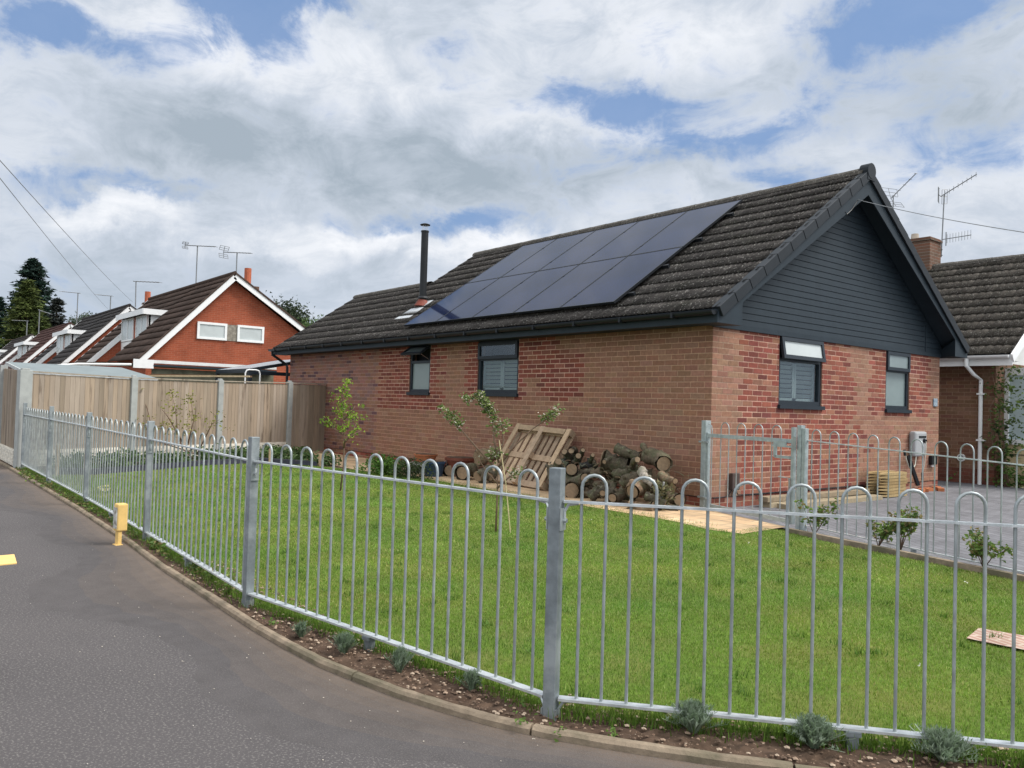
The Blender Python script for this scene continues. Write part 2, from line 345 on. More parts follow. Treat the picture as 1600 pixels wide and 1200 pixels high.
for (x, y), (ox, oy) in zip(KK, offset(KK, -1.0)):
    nx, ny = ox-x, oy-y; wv = .75+.5*math.sin(x*1.9)*math.sin(x*.7+1)+.12*random.random(); row = [(x+nx*o*wv, y+ny*o*wv, .0030-.00045*i) for i, o in enumerate(OF)]
    if prevr:
        for i in range(len(OF)-1):
            t_ = i/(len(OF)-2); col = tuple((1-t_)*p_+t_*q_ for p_, q_ in zip((.135, .104, .083), (.0755, .0695, .0712))); dm.face([prevr[i], prevr[i+1], row[i+1], row[i]], col)
    prevr = row
dm.build('kerb_dust', mat('dusty_asphalt', attr=True, rough=.95, var=.15, sc=7, bump=1.0, bsc=240, speck=(.13, .12, .112, .5), spsc=130, spth=(.50, .66), det=10), kind='structure')
# kerb edging stones, rounded top, with a joint every 0.9 m
kb = MB(); acc = 0; Ko = offset(K, .052); hs = []
Kf = resample(KERB[1:], .05); Kfo = offset(Kf, .05)
i = 0
while i < len(Kf)-19:
    seg = Kf[i:i+19]; sego = offset(seg, .05); dz = random.uniform(-.004, .006)
    seg = seg[:-1]+[tuple(Vector(seg[-2]).lerp(Vector(seg[-1]), .82))]
    prof = [(0, -.05), (0, .022), (.012, .034), (.038, .034), (.05, .024), (.05, -.05)]
    V = []
    for (x, y) in seg: pass
    for t_, (x, y) in enumerate(seg):
        q = seg[min(t_+1, len(seg)-1)]; r_ = seg[max(t_-1, 0)]; dx, dy = q[0]-r_[0], q[1]-r_[1]; L = math.hypot(dx, dy); nx, ny = -dy/L, dx/L
        for o_, z_ in prof: V.append((x+nx*o_, y+ny*o_, z_+dz+random.uniform(-.0015, .0015)))
    n = len(prof); Fc = []
    for t_ in range(len(seg)-1):
        for j in range(n-1): Fc.append((t_*n+j, (t_+1)*n+j, (t_+1)*n+j+1, t_*n+j+1))
    Fc += [tuple(range(n)), tuple((len(seg)-1)*n+j for j in range(n-1, -1, -1))]
    kb.poly(V, Fc); i += 18
kb.build('kerb', M_kerb, kind='structure')
# fence line (street side)
FP = [(-8.45,-6.50),(-6.0,-6.52),(-3.55,-6.54),(-.84,-6.60),(1.70,-6.68),(4.03,-6.32),(5.79,-4.86),(7.62,-3.30)]
LAWN = [(-7.25,-6.45),(-3.5,-6.49),(-.8,-6.55),(1.7,-6.62),(4.0,-6.26),(5.75,-4.80),(7.5,-3.3),(8.6,-2.3),(4.2,-1.52),(3.0,-1.28),(2.2,-1.12),(1.62,-.86),(1.36,-.98),(1.42,-1.48),(1.15,-1.45),(.6,-1.33),(-1.1,-1.30),(-5.0,-1.25),(-6.2,-1.5),(-7.4,-1.9),(-8.45,-2.5),(-8.2,-3.6),(-7.6,-4.6),(-6.95,-5.75)]
s_ = MB()      # soil between kerb and lawn, uneven, as one strip
Ks = resample(KERB[1:-2], .03)
V = []; rows = 24
for (x, y), (ox, oy) in zip(Ks, offset(Ks, 1.0)):
    nx, ny = ox-x, oy-y
    for r_ in range(rows):
        d = .045+r_*.026; V.append((x+nx*d, y+ny*d, .018+random.uniform(-.005, .011)+.008*math.sin(x*23+r_*.9)*math.sin(r_*1.3+y*17)-max(0, d-.30)*.22))
s_.poly(V, [(i*rows+j, (i+1)*rows+j, (i+1)*rows+j+1, i*rows+j+1) for i in range(len(Ks)-1) for j in range(rows-1)])
s_.build('soil_strip', M_soil, kind='structure')
l = MB(); l.face([(x, y, .024) for x, y in LAWN]); l.build('lawn', M_lawn, kind='structure')
# path of sandstone flags round the house
pt = MB()
pt.face([(x, y, .030) for x, y in [(-11.1,-1.35),(-6.2,-1.62),(-5.0,-1.33),(-1.1,-1.40),(.6,-1.42),(1.2,-1.58),(1.56,-1.50),(1.50,-.60),(.02,-.16),(.02,.0),(-13.2,.0),(-13.2,-1.35)]])
pt.build('path', M_path, kind='structure')
dv = MB(); dv.face([(x, y, .004) for x, y in [(0,0),(.05,-.18),(1.55,-.6),(1.7,-.8),(2.2,-1.06),(4.2,-1.42),(7.5,-1.9),(14,2.2),(14,8.3),(.3,8.5),(-1.3,8.5),(-1.3,6.7),(0,6.6)]])
dv.build('driveway', M_drive, kind='structure')
dg = MB(); dg.beam((1.72,-.93,.03), (4.2,-1.50,.03), .06, .08); dg.beam((4.2,-1.50,.03), (7.6,-2.05,.03), .06, .08); dg.build('driveway_edging', M_kerb, kind='structure')
bs = MB(); bs.face([(x, y, .040) for x, y in [(4.55,-3.66),(4.50,-3.36),(6.3,-2.9),(6.6,-3.4)]]); 
bs.build('brick_path', M_step, kind='structure')
bd = MB(); bd.face([(x, y, .024) for x, y in [(-7.25,-6.5),(-6.95,-5.75),(-7.6,-4.6),(-8.2,-3.6),(-8.45,-2.5),(-7.4,-1.9),(-6.2,-1.5),(-11.0,-1.1),(-10.2,-2.6),(-9.3,-4.7),(-8.6,-6.5)]])
bd.build('soil', M_soil, kind='structure')

# ------------------------------------------------------------ the bungalow
LW, GW, ZS, ZD = 13.23, 6.63, 2.385, .15
ORGH = (0, 0, 0)
H = thing('brick_bungalow', 'brown and red brick bungalow with grey clad gable and dark tiled roof behind the lawn', 'house', ORGH)
def brickwall(name, parent, P0, ud, nd, L, z0, z1, openings, colf, seed=1, course=.075, bw=.225):
    rr = random.Random(seed); mb = MB(); P0 = Vector(P0); ud = Vector(ud); nd = Vector(nd)
    rows = int(round((z1-z0)/course))
    def q(u, z, d): return P0+ud*u+Vector((0, 0, z))+nd*d
    for i in range(rows):
        za, zb = z0+i*course, z0+(i+1)*course; zm = (za+zb)/2
        iv = [(0, L)]
        for (a_, b_, c_, d_) in openings:
            if c_ < zm < d_:
                nv = []
                for s0, s1 in iv:
                    if a_ > s0: nv.append((s0, min(s1, a_)))
                    if b_ < s1: nv.append((max(s0, b_), s1))
                iv = [t for t in nv if t[1]-t[0] > .01]
        off = (i % 2)*.5*bw
        k = -1
        while k*bw+off < L:
            ua, ub = k*bw+off, (k+1)*bw+off; k += 1
            for s0, s1 in iv:
                x0, x1 = max(ua, s0), min(ub, s1)
                if x1-x0 < .012: continue
                bc, mc = colf((ua+ub)/2, zm, rr)
                mb.face([q(x0, za, 0), q(x1, za, 0), q(x1, zb, 0), q(x0, zb, 0)], mc)
                mg = .0078 if mc[0] > .5 else .0058; e0, e1 = x0+(mg if x0 > s0+1e-6 else 0), x1-(mg if x1 < s1-1e-6 else 0)
                if e1-e0 < .008: continue
                y0, y1 = za+mg*.9, zb-mg*.9; d = .003+rr.uniform(-.001, .001)
                A = [(e0, y0), (e1, y0), (e1, y1), (e0, y1)]
                mb.face([q(u, z, d) for u, z in A], bc)
                for j in range(4):
                    u_, z_ = A[j]; v_, t_ = A[(j+1) % 4]
                    mb.face([q(u_, z_, 0), q(v_, t_, 0), q(v_, t_, d), q(u_, z_, d)], bc)
    return mb
def jit(c, r_, a=.12, b=.05):
    k = 1+r_.uniform(-a, a); return tuple(max(0.003, x*k*(1+r_.uniform(-b, b))) for x in c)
BUFF = (.232, .120, .082); BM = (.42, .265, .185); RED = (.195, .060, .044); DRED = (.15, .048, .038); RM = (.50, .32, .245); PURP = (.225, .110, .088)
def bc_long(u, z, r_):
    # u runs from the near corner to the far end
    if z < ZD: return jit(r_.choice([RED, (.25, .09, .06), (.22, .12, .08)]), r_, .25), jit((.33, .24, .18), r_)
    red = False
    if 6.1 < u < 8.65 and z > 1.10 and not (6.1 < u < 6.4 and z > 1.6 and int(z/.075) % 2): red = True
    if u < 6.30 and z > 1.6: red = red and u > 6.18
    if 5.05 < u < 5.42 and z > 1.36: red = True
    if 5.0 < u < 5.6 and z > 2.30: red = True
    if 2.45 < u < 4.0 and z > 1.36:
        lo = 3.0 if z > 2.2 else (2.6 if z > 2.08 else 2.45)
        hi = 4.0
        if z < 1.72: hi = 3.45+(.1 if int(z/.075) % 2 else 0); 
        red = u > lo and (u < hi or u > 3.75)
        if z < 1.46: red = 2.6 < u < 3.1 or u > 3.75
    if 9.0 < u < 9.8 and z > 2.16 and r_.random() < .8: red = True
    if red:
        c = r_.choice([RED, RED, DRED, (.215, .085, .060)]); return jit(c, r_, .14, .06), jit(RM if z > 1 else BM, r_, .06)
    if u > 8.7:
        p_ = min(1, (u-8.7)/2); base = r_.choice([PURP, PURP, BUFF, (.20, .115, .10)])
        if r_.random() < .10*p_+.03: base = (.11, .06, .065)
        return jit(base, r_, .14), jit((.34, .235, .19), r_, .05)
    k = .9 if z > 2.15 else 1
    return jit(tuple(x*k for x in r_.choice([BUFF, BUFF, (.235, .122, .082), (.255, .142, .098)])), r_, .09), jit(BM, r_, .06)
def bc_gable(u, z, r_):
    if z < ZD+.01: return jit(r_.choice([RED, (.26, .11, .08), (.30, .15, .11)]), r_, .2), jit((.4, .28, .2), r_)
    red = False
    lo = .62 + (.11 if int(round(z/.075)) % 2 else 0)
    if lo < u < 3.5+.10*math.sin(z*5)+(.1 if int(z/.075) % 2 else 0): red = True
    if z > 1.3 and 3.95+(.1 if int(z/.075) % 2 else 0) < u < 6.2: red = True
    if 3.3 <= u < 3.95 and .5 < z < 1.1 and r_.random() < .25: red = True
    if z < 1.28 and 3.6 < u < 4.2 and r_.random() < .3: red = True
    if red:
        c = r_.choice([RED, RED, DRED, (.225, .075, .052), (.24, .115, .075)]); return jit(c, r_, .15, .06), jit(RM, r_, .05)
    return jit(r_.choice([BUFF, (.255, .142, .098), (.27, .142, .098)]), r_, .1), jit((.42, .285, .21), r_, .06)
WL = [(3.95, 5.10, 1.425, 2.40, 'wide'), (6.65, 7.40, 1.425, 2.40, 'vent')]
WG = [(1.52, 2.66, 1.35, 2.40, 'shut'), (4.63, 5.47, 1.35, 2.40, 'frost')]
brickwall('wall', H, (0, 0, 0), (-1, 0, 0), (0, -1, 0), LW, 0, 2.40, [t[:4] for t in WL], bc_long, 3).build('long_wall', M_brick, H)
brickwall('wall', H, (0, 0, 0), (0, 1, 0), (1, 0, 0), GW, 0, 2.40, [t[:4] for t in WG], bc_gable, 5).build('gable_wall', M_brick, H)
o_ = MB(); o_.face([(-LW, 0, 0), (-LW, 4.0, 0), (-LW, 4.0, 2.4), (-LW, 0, 2.4)]); o_.face([(-LW, 4.0, 0), (-9.5, 4.0, 0), (-9.5, 4.0, 2.4), (-LW, 4.0, 2.4)]); o_.face([(-9.5, 4, 0), (-9.5, GW, 0), (-9.5, GW, 2.4), (-9.5, 4, 2.4)]); o_.face([(-9.5, GW, 0), (0, GW, 0), (0, GW, 2.4), (-9.5, GW, 2.4)])
# reveals behind the openings
for u0, u1, z0, z1, _ in WL:
    for A in ([(-u0,0,z0),(-u0,.16,z0),(-u0,.16,z1),(-u0,0,z1)], [(-u1,0,z0),(-u1,.16,z0),(-u1,.16,z1),(-u1,0,z1)], [(-u0,0,z0),(-u1,0,z0),(-u1,.16,z0),(-u0,.16,z0)]): o_.face(A)
for u0, u1, z0, z1, _ in WG:
    for A in ([(0,u0,z0),(-.16,u0,z0),(-.16,u0,z1),(0,u0,z1)], [(0,u1,z0),(-.16,u1,z0),(-.16,u1,z1),(0,u1,z1)], [(0,u0,z0),(0,u1,z0),(-.16,u1,z0),(-.16,u0,z0)]): o_.face(A)
o_.build('rear_wall', mat('plain_brick', (.22, .13, .10), .9), H)
dpc = MB(); dpc.beam((.006, -.004, ZD), (-LW, -.004, ZD), .012, .006); dpc.beam((.004, 0, ZD), (.004, GW, ZD), .012, .006); dpc.build('damp_course', M_black, H)
# windows: frame in local (u, z, depth) coordinates
def window(parent, P0, ud, nd, u0, u1, z0, z1, kind):
    P0 = Vector(P0); ud = Vector(ud); nd = Vector(nd)
    def q(u, z, d): return P0+ud*u+nd*d+Vector((0, 0, z))
    def bar(mb, ua, ub, za, zb, d0, d1):
        V = [q(ua,za,d0),q(ub,za,d0),q(ub,zb,d0),q(ua,zb,d0),q(ua,za,d1),q(ub,za,d1),q(ub,zb,d1),q(ua,zb,d1)]
        mb.poly(V, [(0,3,2,1),(4,5,6,7),(0,1,5,4),(1,2,6,5),(2,3,7,6),(3,0,4,7)])
    f = MB(); t = .055; zt = z0+(z1-z0)*.66
    d0, d1 = -.075, -.018
    z0f = z0+.045
    bar(f, u0+.002, u0+t, z0f, z1, d0, d1); bar(f, u1-t, u1-.002, z0f, z1, d0, d1)
    bar(f, u0+t, u1-t, z0f, z0f+.06, d0, d1); bar(f, u0+t, u1-t, z1-.06, z1, d0, d1); bar(f, u0+t, u1-t, zt-.025, zt+.025, d0, d1)
    fo = f.build('window', M_frame, parent)
    s = MB(); bar(s, u0-.02, u1+.03, z0-.012, z0+.043, -.10, .045); s.build('sill', M_frame, fo)
    # fixed lower pane
    p = MB(); d = -.05
    bar(p, u0+t, u1-t, z0f+.06, zt-.025, d-.004, d); p.build('pane', M_glass if kind in ('wide', 'shut') else M_frost, fo)
    # opening top light
    sa = MB(); gl = MB(); ang = {'vent': R(55), 'shut': R(9)}.get(kind, 0)
    def qq(u, zz, dd):      # zz measured down from the hinge
        return q(u, z1-.045-math.cos(ang)*zz+math.sin(ang)*dd*0, -.012+math.sin(ang)*zz)+nd*(dd*math.cos(ang))+Vector((0, 0, dd*math.sin(ang)))
    hh = z1-.045-(zt+.0); fr = .055
    def sb(mb, ua, ub, a_, b_, e0, e1):
        V = [qq(ua,a_,e0),qq(ub,a_,e0),qq(ub,b_,e0),qq(ua,b_,e0),qq(ua,a_,e1),qq(ub,a_,e1),qq(ub,b_,e1),qq(ua,b_,e1)]
        mb.poly(V, [(0,1,2,3),(7,6,5,4),(0,4,5,1),(1,5,6,2),(2,6,7,3),(3,7,4,0)])
    ua, ub = u0+.02, u1-.02
    sb(sa, ua, ua+fr, 0, hh, 0, .04); sb(sa, ub-fr, ub, 0, hh, 0, .04); sb(sa, ua+fr, ub-fr, 0, fr, 0, .04); sb(sa, ua+fr, ub-fr, hh-fr, hh, 0, .04)
    sb(gl, ua+fr, ub-fr, fr, hh-fr, .015, .019)
    sa.build('top_light', M_frame, fo); gl.build('top_pane', {'wide': M_glass, 'shut': M_curtrefl}.get(kind, M_frost), fo)  # tilted gable sash: bright sky reflection put in as a pale pane colour
    if kind == 'vent':
        st = MB(); st.tube([q(u0+.06, zt+.04, -.01), qq(u0+.04, hh*.9, 0)], .006, 6); st.tube([q(u1-.06, zt+.04, -.01), qq(u1-.04, hh*.9, 0)], .006, 6)
        st.build('stay', M_steel, fo)
    if kind in ('wide', 'shut'):
        sh = MB(); um = (u0+u1)/2; dd = -.11
        for a_, b_ in ((u0+.03, um-.004), (um+.004, u1-.03)):
            for x in (a_, b_-.045): bar(sh, x, x+.045, z0f+.02, zt+.02, dd-.025, dd)
            bar(sh, a_, b_, z0f+.02, z0f+.10, dd-.025, dd); bar(sh, a_, b_, zt-.04, zt+.02, dd-.025, dd)
            z = z0f+.12
            while z < zt-.05:
                V = [q(a_+.045, z, dd-.03), q(b_-.045, z, dd-.03), q(b_-.045, z+.046, dd), q(a_+.045, z+.046, dd)]
                sh.face(V); sh.face([v-Vector((0, 0, .008)) for v in V]); z += .068
        sh.build('shutter', M_shut, fo)
        cu = MB(); 
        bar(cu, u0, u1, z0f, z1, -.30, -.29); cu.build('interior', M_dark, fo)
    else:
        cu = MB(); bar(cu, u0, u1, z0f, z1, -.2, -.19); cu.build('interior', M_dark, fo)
    return fo
for t_ in WL: window(H, (0, 0, 0), (-1, 0, 0), (0, -1, 0), *t_)
for t_ in WG: window(H, (0, 0, 0), (0, 1, 0), (1, 0, 0), *t_)
# roof
SLP = .677; TH = math.atan(SLP); EY, EZ = -.35, 2.53; YR = GW/2; ZR = EZ+SLP*(YR-EY)
def tileroof(P0, ud, sd, L, SL, gauge=.34, pitch=.075, amp=.020, seg=6, step=.026, far=False, dark=1.0, colr=None):
    """courses of ribbed concrete tiles; ud along the eave, sd up the slope"""
    P0 = np.array(P0, float); ud = np.array(ud, float); sd = np.array(sd, float); nd = np.cross(ud, sd); nd = nd/np.linalg.norm(nd); nd = nd*np.sign(nd[2])
    nu = int(L/pitch*seg)+1; u = np.linspace(0, L, nu)
    ph = (u/pitch) % 1.0
    prof = amp*(np.abs(np.sin(np.pi*u/pitch))**1.0) if amp else u*0
    V = []; Fq = []; Cc = []; rows = int(math.ceil(SL/gauge)); base0 = 0
    tileidx = np.floor(u[:-1]/.30).astype(int)
    for r_ in range(rows):
        s0 = r_*gauge; s1 = min(SL, s0+gauge)
        jx = rng.normal(0, .0022, nu) + np.repeat(rng.normal(0, .003, nu//(4*seg)+1), 4*seg)[:nu]
        rowsV = []
        for (s_, h) in ((s0+.034, -.002), (s0, step), (s1+.030, .004)):
            rowsV.append(P0+u[:, None]*ud+(s_+(jx[:, None] if h == step else jx[:, None]))*sd*1.0+(prof+h)[:, None]*nd)
        V.append(np.concatenate(rowsV)); idx = np.arange(nu-1)
        for k in range(2):
            a_ = base0+k*nu+idx; Fq.append(np.stack([a_, a_+1, a_+nu+1, a_+nu], 1))
            tc = rng.random(tileidx.max()+2)[tileidx]
            c0 = np.array(colr if colr else (.048, .043, .040))*dark
            rb = rng.random(int(L/pitch)+2)[np.floor(u[:-1]/pitch).astype(int)] if amp else tc*0+.5; cc = c0[None, :]*(0.62+.4*tc[:, None]+.55*rb[:, None]**2)
            Cc.append(cc)
        base0 += 3*nu
    return np.concatenate(V), np.concatenate(Fq), np.concatenate(Cc)
SD = (0, math.cos(TH), math.sin(TH)); SDb = (0, -math.cos(TH), math.sin(TH))
XV = .335
SLm = (YR-EY)/math.cos(TH)
V, Fq, Cc = tileroof((-9.78, EY, EZ), (1, 0, 0), SD, XV+9.78-.02, SLm); 
YE = 2.0; SLe = (YE-EY)/math.cos(TH)
V2, F2, C2 = tileroof((-13.52, EY, EZ), (1, 0, 0), SD, 13.52-9.78, SLe)
Fq = np.concatenate([Fq, F2+len(V)]); V = np.concatenate([V, V2]); Cc = np.concatenate([Cc, C2])
npmesh('roof_slope', V, Fq, Cc, M_tile, H)
V, Fq, Cc = tileroof((XV-.02, 2*YR-EY, EZ), (-1, 0, 0), SDb, XV+9.76, SLm, pitch=.15, seg=4); npmesh('rear_roof_slope', V, Fq, Cc, M_tile, H)
V, Fq, Cc = tileroof((-9.78, 2*YE-EY, EZ), (-1, 0, 0), SDb, 13.52-9.78, SLe, pitch=.15, seg=4); npmesh('rear_roof_slope', V, Fq, Cc, M_tile, H)
# underlay so that no light comes through
ul = MB()
for (x0, x1, yr) in ((-9.77, XV-.03, YR), (-13.5, -9.79, YE)):
    zr = EZ+SLP*(yr-EY)
    ul.face([(x0, EY+.02, EZ-.012), (x1, EY+.02, EZ-.012), (x1, yr, zr-.03), (x0, yr, zr-.03)]); ul.face([(x0, 2*yr-EY-.02, EZ-.012), (x1, 2*yr-EY-.02, EZ-.012), (x1, yr, zr-.03), (x0, yr, zr-.03)])
ul.face([(-9.77, 0, EZ), (-9.77, YR, ZR-.05), (-9.77, GW, EZ)]); ul.face([(-13.24, 0, 2.4), (-13.24, YE, EZ+SLP*(YE-EY)-.06), (-13.24, 4.0, 2.4)])
ul.face([(0, 0, 2.39), (0, GW, 2.39), (-9.5, GW, 2.39), (-9.5, 4, 2.39), (-LW, 4, 2.39), (-LW, 0, 2.39)])
ul.build('roof_deck', M_dark, H)
# ridge tiles
def ridge(x0, x1, y, z, n, mt, parent, r_=.115, cap=False):
    mb = MB(); L = (x1-x0)/n
    for i in range(n):
        a_, b_ = x0+i*L, x0+(i+1)*L+.01; c_ = random.uniform(.85, 1.15); mb.cur = tuple(k*c_ for k in (.075, .068, .06))
        V = []
        for x in (a_, b_):
            rr = r_*(1.0 if x == a_ else 1.04)
            for j in range(7):
                t = math.pi*j/6; V.append((x, y+math.cos(t)*rr*1.15, z-.045+math.sin(t)*rr))
        mb.poly(V, [(j, j+1, 8+j, 7+j) for j in range(6)])
    return mb.build('ridge_tiles', mt, parent, smooth=False)
ridge(-9.80, XV-.05, YR, ZR, 22, M_tile, H); ridge(-13.54, -9.80, YE, EZ+SLP*(YE-EY), 8, M_tile, H)
# dry verge units on the front gable
def verge(sgn, name):
    mb = MB(); n = 12
    for i in range(n):
        s0 = SLm*i/n; s1 = SLm*(i+1)/n+.015; k = .006*(i % 2)
        def P(s, off, x): 
            y = EY+s*math.cos(TH); z = EZ+s*math.sin(TH)
            if sgn < 0: y = 2*YR-y
            return Vector((x, y, z))+Vector((0, -math.sin(TH)*(1 if sgn > 0 else -1), math.cos(TH)))*off
        h0, h1 = -.100, .036
        V = []
        for s, e_ in ((s0+.006, .005), (s1-.013, 0)):
            for x, h in ((XV-.10, h1+e_*.6), (XV+.03+e_, h1+e_*.6), (XV+.03+e_, h0-e_*.5), (XV+.0, h0-e_*.5)): V.append(P(s, h, x))
        mb.poly(V, [(0,1,5,4),(1,2,6,5),(2,3,7,6),(0,3,2,1),(4,5,6,7),(0,4,7,3)])
    return mb.build(name, M_verge, H, bevel=.004)
verge(1, 'verge_trim'); verge(-1, 'verge_trim')
rc = MB(); rc.tube([(XV-.10, YR, ZR-.0), (XV+.045, YR, ZR-.0)], .122, 18); rc.box((XV-.06, YR-.11, ZR-.14), (XV+.04, YR+.11, ZR-.02)); rc.build('ridge_cap', M_verge, H)
ex = MB()      # stepped mortar verge at the far end
for yr, xx in ((YR, -9.80), (YE, -13.54)):
    SLx = (yr-EY)/math.cos(TH)
    ex.cur = (.10, .09, .08)
    ex.beam((xx, EY, EZ-.02), (xx, yr, EZ+SLP*(yr-EY)-.02), .05, .07); ex.beam((xx, 2*yr-EY, EZ-.02), (xx, yr, EZ+SLP*(yr-EY)-.02), .05, .07)
ex.build('rear_verge', M_tile, H)
# barge boards, soffits, fascia
bb = MB()
def rk(y, off): return EZ+SLP*(y-EY)+off
xb = XV-.004
for sg in (1, -1):
    def Y(y): return y if sg > 0 else 2*YR-y
    y0, y1 = EY+.04, YR
    bb.cut()
    for x in (xb, xb-.022): bb.face([(x, Y(y0), rk(y0, -.07)), (x, Y(y1), rk(y1, -.07)), (x, Y(y1), rk(y1, -.36)), (x, Y(y0), max(2.375, rk(y0, -.36)))])
    bb.face([(xb, Y(y0), max(2.375, rk(y0, -.36))), (xb, Y(y1), rk(y1, -.36)), (xb-.022, Y(y1), rk(y1, -.36)), (xb-.022, Y(y0), max(2.375, rk(y0, -.36)))])
bb.build('barge_board', M_anth, H)
sf = MB()
for sg in (1, -1):
    def Y(y): return y if sg > 0 else 2*YR-y
    y0, y1 = EY+.05, YR; sf.cut()
    sf.face([(xb-.02, Y(y0), rk(y0, -.14)), (xb-.02, Y(y1), rk(y1, -.14)), (-.01, Y(y1), rk(y1, -.14)), (-.01, Y(y0), rk(y0, -.14))])
sf.cut(); sf.face([(xb-.02, EY+.02, 2.384), (-LW-.28, EY+.02, 2.384), (-LW-.28, -.001, 2.384), (xb-.02, -.001, 2.384)])
sf.cut(); sf.face([(xb-.02, GW+.001, 2.384), (-9.6, GW+.001, 2.384), (-9.6, GW+.33, 2.384), (xb-.02, GW+.33, 2.384)])
sf.build('soffit', M_anth, H)
fs = MB(); fs.box((-LW-.30, EY+.0, 2.375), (XV-.03, EY+.022, 2.545)); fs.cut(); fs.box((-9.7, GW+.33, 2.375), (XV-.03, GW+.352, 2.545)); fs.build('fascia', M_anth, H)
be = MB()      # boxed ends of the eaves beside the gable
for sg in (1, -1):
    def Y(y): return y if sg > 0 else 2*YR-y
    be.cut(); be.poly([(xb+.001, Y(EY-.002), 2.372), (xb+.001, Y(.16), 2.372), (xb+.001, Y(.16), rk(.16, -.2)), (xb+.001, Y(EY-.002), 2.53), (.012, Y(EY-.002), 2.372), (.012, Y(.0), 2.372), (.012, Y(.0), 2.5), (.012, Y(EY-.002), 2.53)], [(0,1,2,3), (0,4,5,1), (0,3,7,4), (1,5,6,2)])
be.build('eaves_box', M_anth, H)
gt = MB()
def gutter(mb, a_, b_, r_=.056, n=8):
    a_ = Vector(a_); b_ = Vector(b_); d = (b_-a_).normalized(); sdv = d.cross(Vector((0, 0, 1)))
    V = []
    for q in (a_, b_):
        for rr in (r_, r_-.004):
            for j in range(n+1):
                t = math.pi*j/n; V.append(q+sdv*math.cos(t)*rr-Vector((0, 0, 1))*math.sin(t)*rr)
    m_ = n+1; fcs = []
    for j in range(n): fcs += [(j, j+1, 2*m_+j+1, 2*m_+j), (m_+j+1, m_+j, 3*m_+j, 3*m_+j+1)]
    fcs += [(0, m_, 3*m_, 2*m_), (m_-1, 2*m_-1, 4*m_-1, 3*m_-1), tuple(range(m_)), tuple(range(2*m_, 3*m_))]
    mb.poly(V, fcs)
gutter(gt, (-LW-.36, EY-.062, EZ-.012), (XV-.01, EY-.062, EZ-.012))
x = -13.2
while x < XV: gt.box((x, EY-.125, EZ-.075), (x+.035, EY-.001, EZ-.004)); x += .92
gt.build('gutter', M_black, H)
dp = MB(); dp.tube([(-LW-.20, EY-.06, 2.48), (-LW-.20, EY-.06, 2.38), (-LW-.10, -.06, 2.14), (-LW-.05, -.055, 2.05), (-LW-.05, -.055, .0)], .034, 10); dp.build('downpipe', M_black, H)
# shiplap boards in the gable
cl = MB(); z = 2.43; h = .0895; rr_ = random.Random(4)
cl.cur = (1, 1, 1)
def clip(z, inner=.045): return EY+(z+.14-EZ)/SLP+inner
while z < ZR-.2:
    z1 = min(z+h, ZR-.16); ya, yb = clip(z), clip(z1)
    if 2*YR-2*ya < .05: break
    c0 = (.040+rr_.uniform(-.003, .003)); 
    A = [(.018, ya, z), (.018, 2*YR-ya, z), (.012, 2*YR-yb, z1-.007), (.012, yb, z1-.007)]
    cl.face(A); cl.face([(.012, yb, z1-.007), (.012, 2*YR-yb, z1-.007), (.003, 2*YR-yb, z1-.004), (.003, yb, z1-.004)]); cl.face([(.003, yb, z1-.004), (.003, 2*YR-yb, z1-.004), (.018, 2*YR-yb, z1), (.018, yb, z1)])
    z = z1
cl.c = [None]*len(cl.c)
cl.build('gable_cladding', M_anth, H)
ct = MB(); ct.box((.004, -.02, 2.365), (.034, GW+.02, 2.432)); ct.box((.016, .30, 2.43), (.026, .325, 2.64)); ct.box((.016, GW-.62, 2.43), (.026, GW-.585, 2.9)); ct.build('cladding_trim', M_anth, H)
# number plate, dark meter boxes, cable clip on the gable
npl = MB(); npl.box((.006, 6.38, 1.48), (.022, 6.53, 1.62)); npo = npl.build('number_plate', mat('slate_blue_plate', (.16, .22, .28), .4, tint=(.5, .55, .6, .8), tsc=40), H)
# stove flue through the roof
FX, FY = -8.42, .90; FZ = rk(FY, 0)
fl = MB(); fl.tube([(FX, FY, FZ+.0), (FX, FY, 5.02)], .078, 20); fo = fl.build('flue', M_flue, H, smooth=False)
c_ = MB(); c_.tube([(FX, FY, 5.0), (FX, FY, 5.03)], .088, 20); c_.build('flue_rim', M_flue, fo)
c_ = MB()
for j in range(10): t = 2*math.pi*j/10; c_.tube([(FX+.06*math.cos(t), FY+.06*math.sin(t), 5.0), (FX+.06*math.cos(t), FY+.06*math.sin(t), 5.16)], .003, 5)
c_.build('bird_guard', M_steel, fo)
c_ = MB(); c_.tube([(FX, FY, 5.15), (FX, FY, 5.165), (FX, FY, 5.19)], [.108, .112, .05], 24); c_.build('flue_cap', M_flue, fo)
c_ = MB(); c_.tube([(FX, FY, FZ+.17), (FX, FY, FZ+.21)], [.125, .09], 20); c_.build('storm_collar', M_flue, fo)
c_ = MB(); c_.tube([(FX, FY-.02, FZ-.02), (FX, FY, FZ+.13)], [.17, .10], 20); c_.build('flashing_cone', M_redoxide, fo)
c_ = MB(); sdv = Vector(SD); nrm = Vector((0, -math.sin(TH), math.cos(TH)))
for s0, s1, x0, x1 in ((-.62, .18, -.30, .34),):
    b0 = Vector((FX, FY, FZ)); V = [b0+sdv*s0+Vector((x0, 0, 0))+nrm*.03, b0+sdv*s0+Vector((x1, 0, 0))+nrm*.03, b0+sdv*s1+Vector((x1-.1, 0, 0))+nrm*.036, b0+sdv*s1+Vector((x0+.1, 0, 0))+nrm*.036]; c_.face(V)
c_.build('lead_slate', M_lead, fo)
# overhead telephone cable clip with loop
tc = MB(); tc.tube([(XV+.035, 2.93, 4.50), (XV+.04, 2.75, 4.32), (XV+.04, 2.6, 4.22), (XV+.04, 2.55, 4.25)], .006, 6); tc.build('cable_clip', M_black, H)
